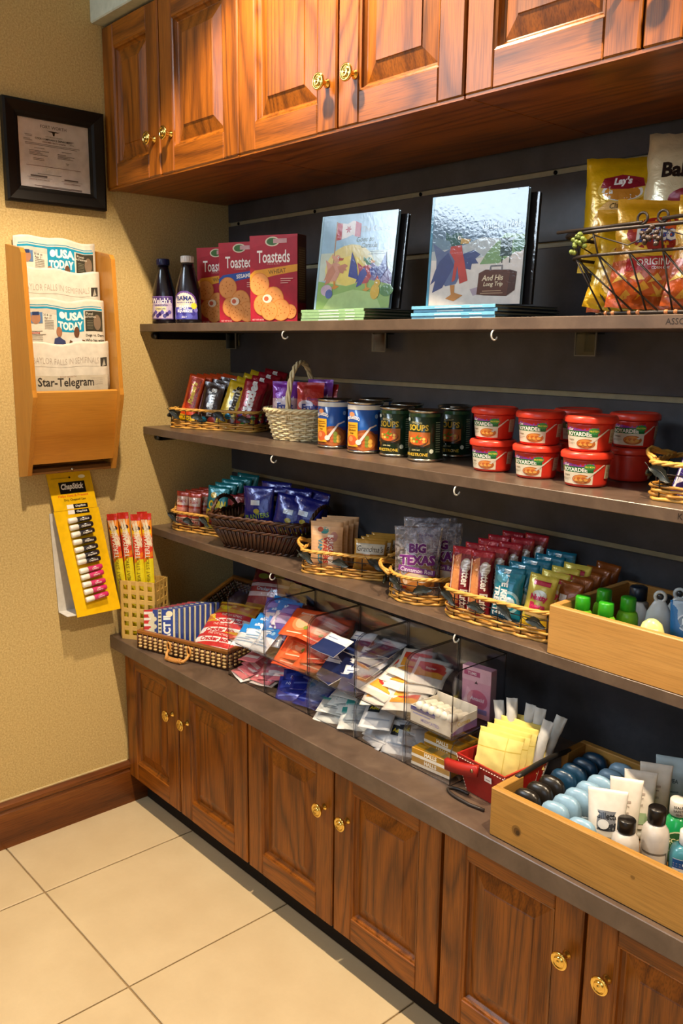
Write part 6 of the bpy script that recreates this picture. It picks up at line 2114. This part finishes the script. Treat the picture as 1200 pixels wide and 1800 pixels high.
# red leather tray ---------------------------------------------------
RL = mat('#a31f18', 'leather')
RC = V((1.35, -.305, ZC))
t = thing('leather_tray', 'red leather tray with white stitching between the acrylic bins and the crate', 'tray', None, (RC.x, RC.y, ZC + .0008), (0, 0, radians(-4)))
bt, tp, hh = .046, .062, .078
th = .004
mb = MB()
B4 = [(-bt, -bt), (bt, -bt), (bt, bt), (-bt, bt)]
T4_ = [(-tp, -tp), (tp, -tp), (tp, tp), (-tp, tp)]
rings = [[(x, y, 0) for x, y in B4], [(x, y, hh) for x, y in T4_], [(x * .94, y * .94, hh) for x, y in T4_], [(x * .9, y * .9, .004) for x, y in B4]]
mb.loft(rings, 0, True, True, False)
mb.obj('leather_body', RL, t)
st = MB()
for i in range(4):
    a, b = V((*T4_[i], hh - .006)), V((*T4_[(i + 1) % 4], hh - .006))
    c, d = V((*B4[i], .002)), V((*T4_[i], hh))
    for p, q, n in ((a * 1.0, b * 1.0, 18), (c, d, 12)):
        out = V((p.x + q.x, p.y + q.y, 0)).normalized() * .0004
        for k in range(n):
            st.tube([p.lerp(q, (k + .2) / n) + out, p.lerp(q, (k + .75) / n) + out], .0009, 4)
o = st.obj('stitching', mat('#e0cfc0', 'matte'), t)
o['kind'] = 'stuff'
mb = MB()
pts = [(-.085 + .085 * k / 8, -.067 - .006 * sin(pi * k / 8), .060 + .006 * k / 8 - .012 * (1 - k / 8)) for k in range(9)]
mb.loft([[(p[0], p[1] - .004, p[2] - .012), (p[0], p[1] + .001, p[2] - .012), (p[0], p[1] + .003, p[2] + .012), (p[0], p[1] - .006, p[2] + .010)] for p in pts], 0, sm=True)
mb.obj('corner_flap', RL, t)
MB().lathe([(.004, 0), (.0038, .0015), (.001, .002)], 12, T=Matrix.Translation((-.008, -.075, .066)) @ Matrix.Rotation(pi / 2, 4, 'X')).obj('rivet', mat('#a08a70', 'metal'), t)
MB().tube([(-.03 - .04 * sin(a), -.058 - .014 * (1 - cos(a)), .0032) for a in [k * pi / 16 for k in range(17)]] + [(.0, -.085, .0032), (.03, -.078, .0032)], .003, 6).obj('carrying_strap', mat('#2a2320', 'leather'), t)
art([('r', 0, 0, 1, 1, '#d8d2cf'), ('r', .2, .3, .8, .5, '#9a7f7c')], lambda u, v, o: (.012 + .018 * u, -tp * .9 - .0055 - o + (v - .5) * -.001, .050 + .012 * v), .018, .012, t, name='price_sticker')
pad = bag('pad_packet', 'hygiene', .088, .092, .02, '#d9c56a', [('r', .0, .0, 1, .9, '#dccb7a'), ('p', [(.0, .6), (1, .64), (1, .66), (0, .62)], '#c4ad4c'), ('r', .66, .0, .68, .9, '#c9b35a')], 'matte', .04, .0022, 41, None, None, 10, 12)
for k in range(5):
    put(pad, '%s pale yellow pad packet from the front in the red tray' % ordn2[k], (RC.x + .008 + .004 * k, RC.y - .034 + .016 * k, ZC + .045 + .004 * k), (radians(-16), radians(4), radians(22)))
tam = bag('tampon', 'hygiene', .022, .135, .016, '#c9c8c4', [('r', .1, .04, .9, .1, '#b5a58a')], 'matte', .08, .0016, 42, None, None, 6, 14)
for k, (x, y, z, ro, ln, hd) in enumerate(((-.02, .034, .035, -10, -6, 20), (.0, .03, .05, -3, -4, 30), (.018, .036, .042, 2, -8, 10), (.034, .04, .04, 6, -6, 25), (.045, .028, .03, 12, -4, 15), (.048, .044, .034, 18, -8, 30), (.008, .046, .03, 4, -10, 20))):
    put(tam, '%s white wrapped tampon from the left at the back of the red tray' % ordn2[k], (RC.x + x, RC.y + y + .002, ZC + z), (radians(ln), radians(ro), radians(hd)))

# wooden crate on the counter ------------------------------------------
C4 = (1.428, -.4372, ZC + .0006)
ck = crate('wooden_crate', 'knotty wooden crate with a black grip on the countertop at the right edge', .62, .291, .0915, .015, OLDP, C4, 0, True)
art([('e', .095, .36, .016, .11, '#7c5a2a'), ('e', .097, .35, .011, .075, '#5a3c18'), ('e', .1, .33, .006, .05, '#3a2812'), ('e', .45, .6, .006, .03, '#7c5a2a')], lambda u, v, o: (u * .62, -o, v * .0915), .62, .0915, ck, name='knot')
zc4 = C4[2] + .0108


def stick_deo(col, cap, fin='clear'):
    t = thing('deodorant_stick', '', 'deodorant', None)
    a, b = .027, .0145
    oval(MB(), [(a * .95, b * .95, 0), (a, b, .003), (a, b, .034), (a * .97, b * .97, .036)], 24, 0, 2.6).obj('base', mat(col, 'plastic'), t)
    oval(MB(), [(a * .97, b * .97, .0365), (a, b, .038), (a, b * .98, .052), (a * .95, b * .9, .062), (a * .82, b * .74, .070), (a * .6, b * .5, .0755), (a * .3, b * .25, .078), (a * .02, b * .02, .0787)], 24, 0, 2.4).obj('domed_cap', mat(cap, fin), t)
    return t


D1, D2, D3 = stick_deo('#17130f', '#1d1813', 'plastic'), stick_deo('#0d1c30', '#143650', 'plastic'), stick_deo('#8098a8', '#84a6bf', 'plastic')
pos = ['nearest the front board', 'second from the front board', 'third from the front board', 'fourth from the front board', 'fifth from the front board', 'sixth from the front board', 'at the back board']
for k, y in enumerate((-.392, -.355, -.318)):
    put(D1, 'black domed deodorant stick, %s' % pos[k], (1.474, y, zc4), (0, 0, radians(8)))
for k, y in enumerate((-.281, -.246, -.211, -.178)):
    put(D2, 'dark blue domed deodorant stick, %s' % ('nearest the black ones', 'second from the black ones', 'third from the black ones', 'furthest back')[k], (1.474, y, zc4), (0, 0, radians(8)))
for k, y in enumerate((-.396, -.361, -.326, -.290, -.254, -.218, -.182)):
    put(D3, 'light blue domed deodorant stick, %s' % pos[k], (1.535, y, zc4 + .003), (0, 0, radians(10)))
put(D3, 'light blue domed deodorant stick in front of the black lettered tube', (1.592, -.403, zc4), (0, 0, radians(10)))
gl = tube_up('shave_tube', 'tube', .066, .034, .118, '#d9d2c8', 'plastic', [('r', .12, .34, .92, .66, '#6d6f74'), ('p', [(.12, .34), (.92, .34), (.92, .5), (.4, .42)], '#23262c'), ('t', 'Gillette', .5, .58, .11, '#16171a', dict(w=.72, b=.03)), ('e', .4, .44, .18, .08, '#c9c9c9'), ('r', .2, .2, .8, .24, '#9a958c')], None)
put(gl, 'white tube with black lettering, nearest the front board of the knotty crate', (1.612, -.360, zc4), (radians(-8), 0, radians(32)))
lo = tube_up('lotion_tube', 'tube', .056, .03, .118, '#dcd2c6', 'plastic', [('r', .3, .6, .7, .64, '#a99a90'), ('r', .35, .54, .65, .56, '#a99a90'), ('t', 'lotion', .5, .44, .06, '#8a7d74', dict(w=.3)), ('r', .1, .1, .9, .3, '#9ab08a')], None)
for k, (x, y, lab) in enumerate(((1.612, -.302, 'cream lotion tube just behind the black lettered tube'), (1.616, -.262, 'cream lotion tube third from the front board'), (1.622, -.22, 'cream lotion tube fourth from the front board'))):
    put(lo, lab, (x, y, zc4 + .002 * k), (radians(-8), 0, radians(30)))
lb = tube_up('lotion_tube', 'tube', .058, .03, .12, '#a9bcc4', 'plastic', [('t', 'NIVEA', .5, .6, .07, '#2c4a5a', dict(w=.5)), ('r', .2, .4, .8, .43, '#6d8490')], None)
put(lb, 'pale blue lotion tube at the back of the knotty crate', (1.630, -.178, zc4 + .004), (radians(-8), 0, radians(28)))
bp = [(.0235, .0235, 0), (.0255, .0255, .003), (.0255, .0255, .062), (.0235, .0235, .071), (.0175, .0175, .078), (.0155, .0155, .080)]
BCAP = smallbottle('black_capped_bottle', 'bottle', bp, '#c6bfb8', 'plastic', [(.0155, .0155, .0805), (.0168, .0168, .082), (.0168, .0168, .1015), (.0155, .0155, .103)], '#15110f', 2.0, ([('r', .06, .62, .94, .66, '#6d675f'), ('r', .06, .0, .94, .6, '#cbc5bd'), ('r', .9, 0, .94, .66, '#6d675f'), ('t', 'cleanser', .4, .45, .12, '#b5503c', dict(w=.5, b=0)), ('r', .15, .3, .75, .32, '#8a847c'), ('r', .15, .22, .7, .24, '#8a847c'), ('r', .15, .14, .6, .16, '#8a847c')], 2.2, .006, .056))
put(BCAP, 'white bottle with a black cap, nearest the front board of the knotty crate', (1.662, -.385, zc4 + .002), (0, 0, radians(28)), (.86, .86, .98))
put(BCAP, 'white bottle with a black cap, behind the other black capped one', (1.692, -.346, zc4 + .002), (0, 0, radians(28)), (.86, .86, 1.16))
sp_ = [(.026, .019, 0), (.029, .021, .004), (.031, .0225, .03), (.029, .021, .055), (.018, .016, .07), (.012, .012, .078)]
SCP = smallbottle('mouthwash_bottle', 'bottle', sp_, '#128a4a', 'gloss', [(.0122, .0122, .0785), (.0145, .0145, .08), (.0145, .0145, .104), (.013, .013, .106)], '#d9d2c6', 2.0, ([('e', .5, .5, .42, .48, '#cfc9a0'), ('e', .5, .5, .38, .43, '#2f5a34'), ('t', 'SCOPE', .5, .58, .2, '#e0d8a0', dict(w=.6)), ('e', .5, .32, .15, .12, '#b5a85a')], 1.8, .016, .042))
ch_ = next(c for c in SCP.children if c.name.startswith('cap'))
art([('t', 'SEALED', .5, .72, .2, '#3a3430', dict(w=.7, rot=5)), ('t', 'SAFETY', .5, .42, .2, '#3a3430', dict(w=.7, rot=5)), ('t', 'SEAL', .5, .14, .18, '#3a3430', dict(w=.6, rot=5))], shell([(.0145, .0145, 0), (.0145, .0145, .2)], 2.8, .081, .022), .04, .022, SCP, .006, 'print', 'cap_lettering', .0004, .00004)
put(SCP, 'green mouthwash bottle with a lettered white cap, front of the pair', (1.690, -.268, zc4 + .001), (0, 0, radians(34)))
put(SCP, 'green mouthwash bottle with a lettered white cap, behind the first', (1.712, -.205, zc4 + .001), (0, 0, radians(34)))
CRB = smallbottle('rinse_bottle', 'bottle', [(.026, .018, 0), (.028, .02, .003), (.028, .02, .05), (.024, .017, .062), (.013, .013, .068)], '#3f7d8c', 'gloss', [(.0132, .0132, .0685), (.0145, .0145, .07), (.0145, .0145, .09), (.013, .013, .0915)], '#d9d6d0', 3.0, ([('r', .1, .0, .95, 1, '#c4cdd2'), ('r', .1, .62, .95, .98, '#1f4c8a'), ('e', .5, .8, .08, .1, '#d9e2ea'), ('t', 'Crest', .5, .4, .26, '#2c4a7a', dict(w=.5))], 2.0, .008, .042))
put(CRB, 'teal rinse bottle with a blue label at the right edge of the knotty crate', (1.738, -.325, zc4 + .001), (0, 0, radians(30)))
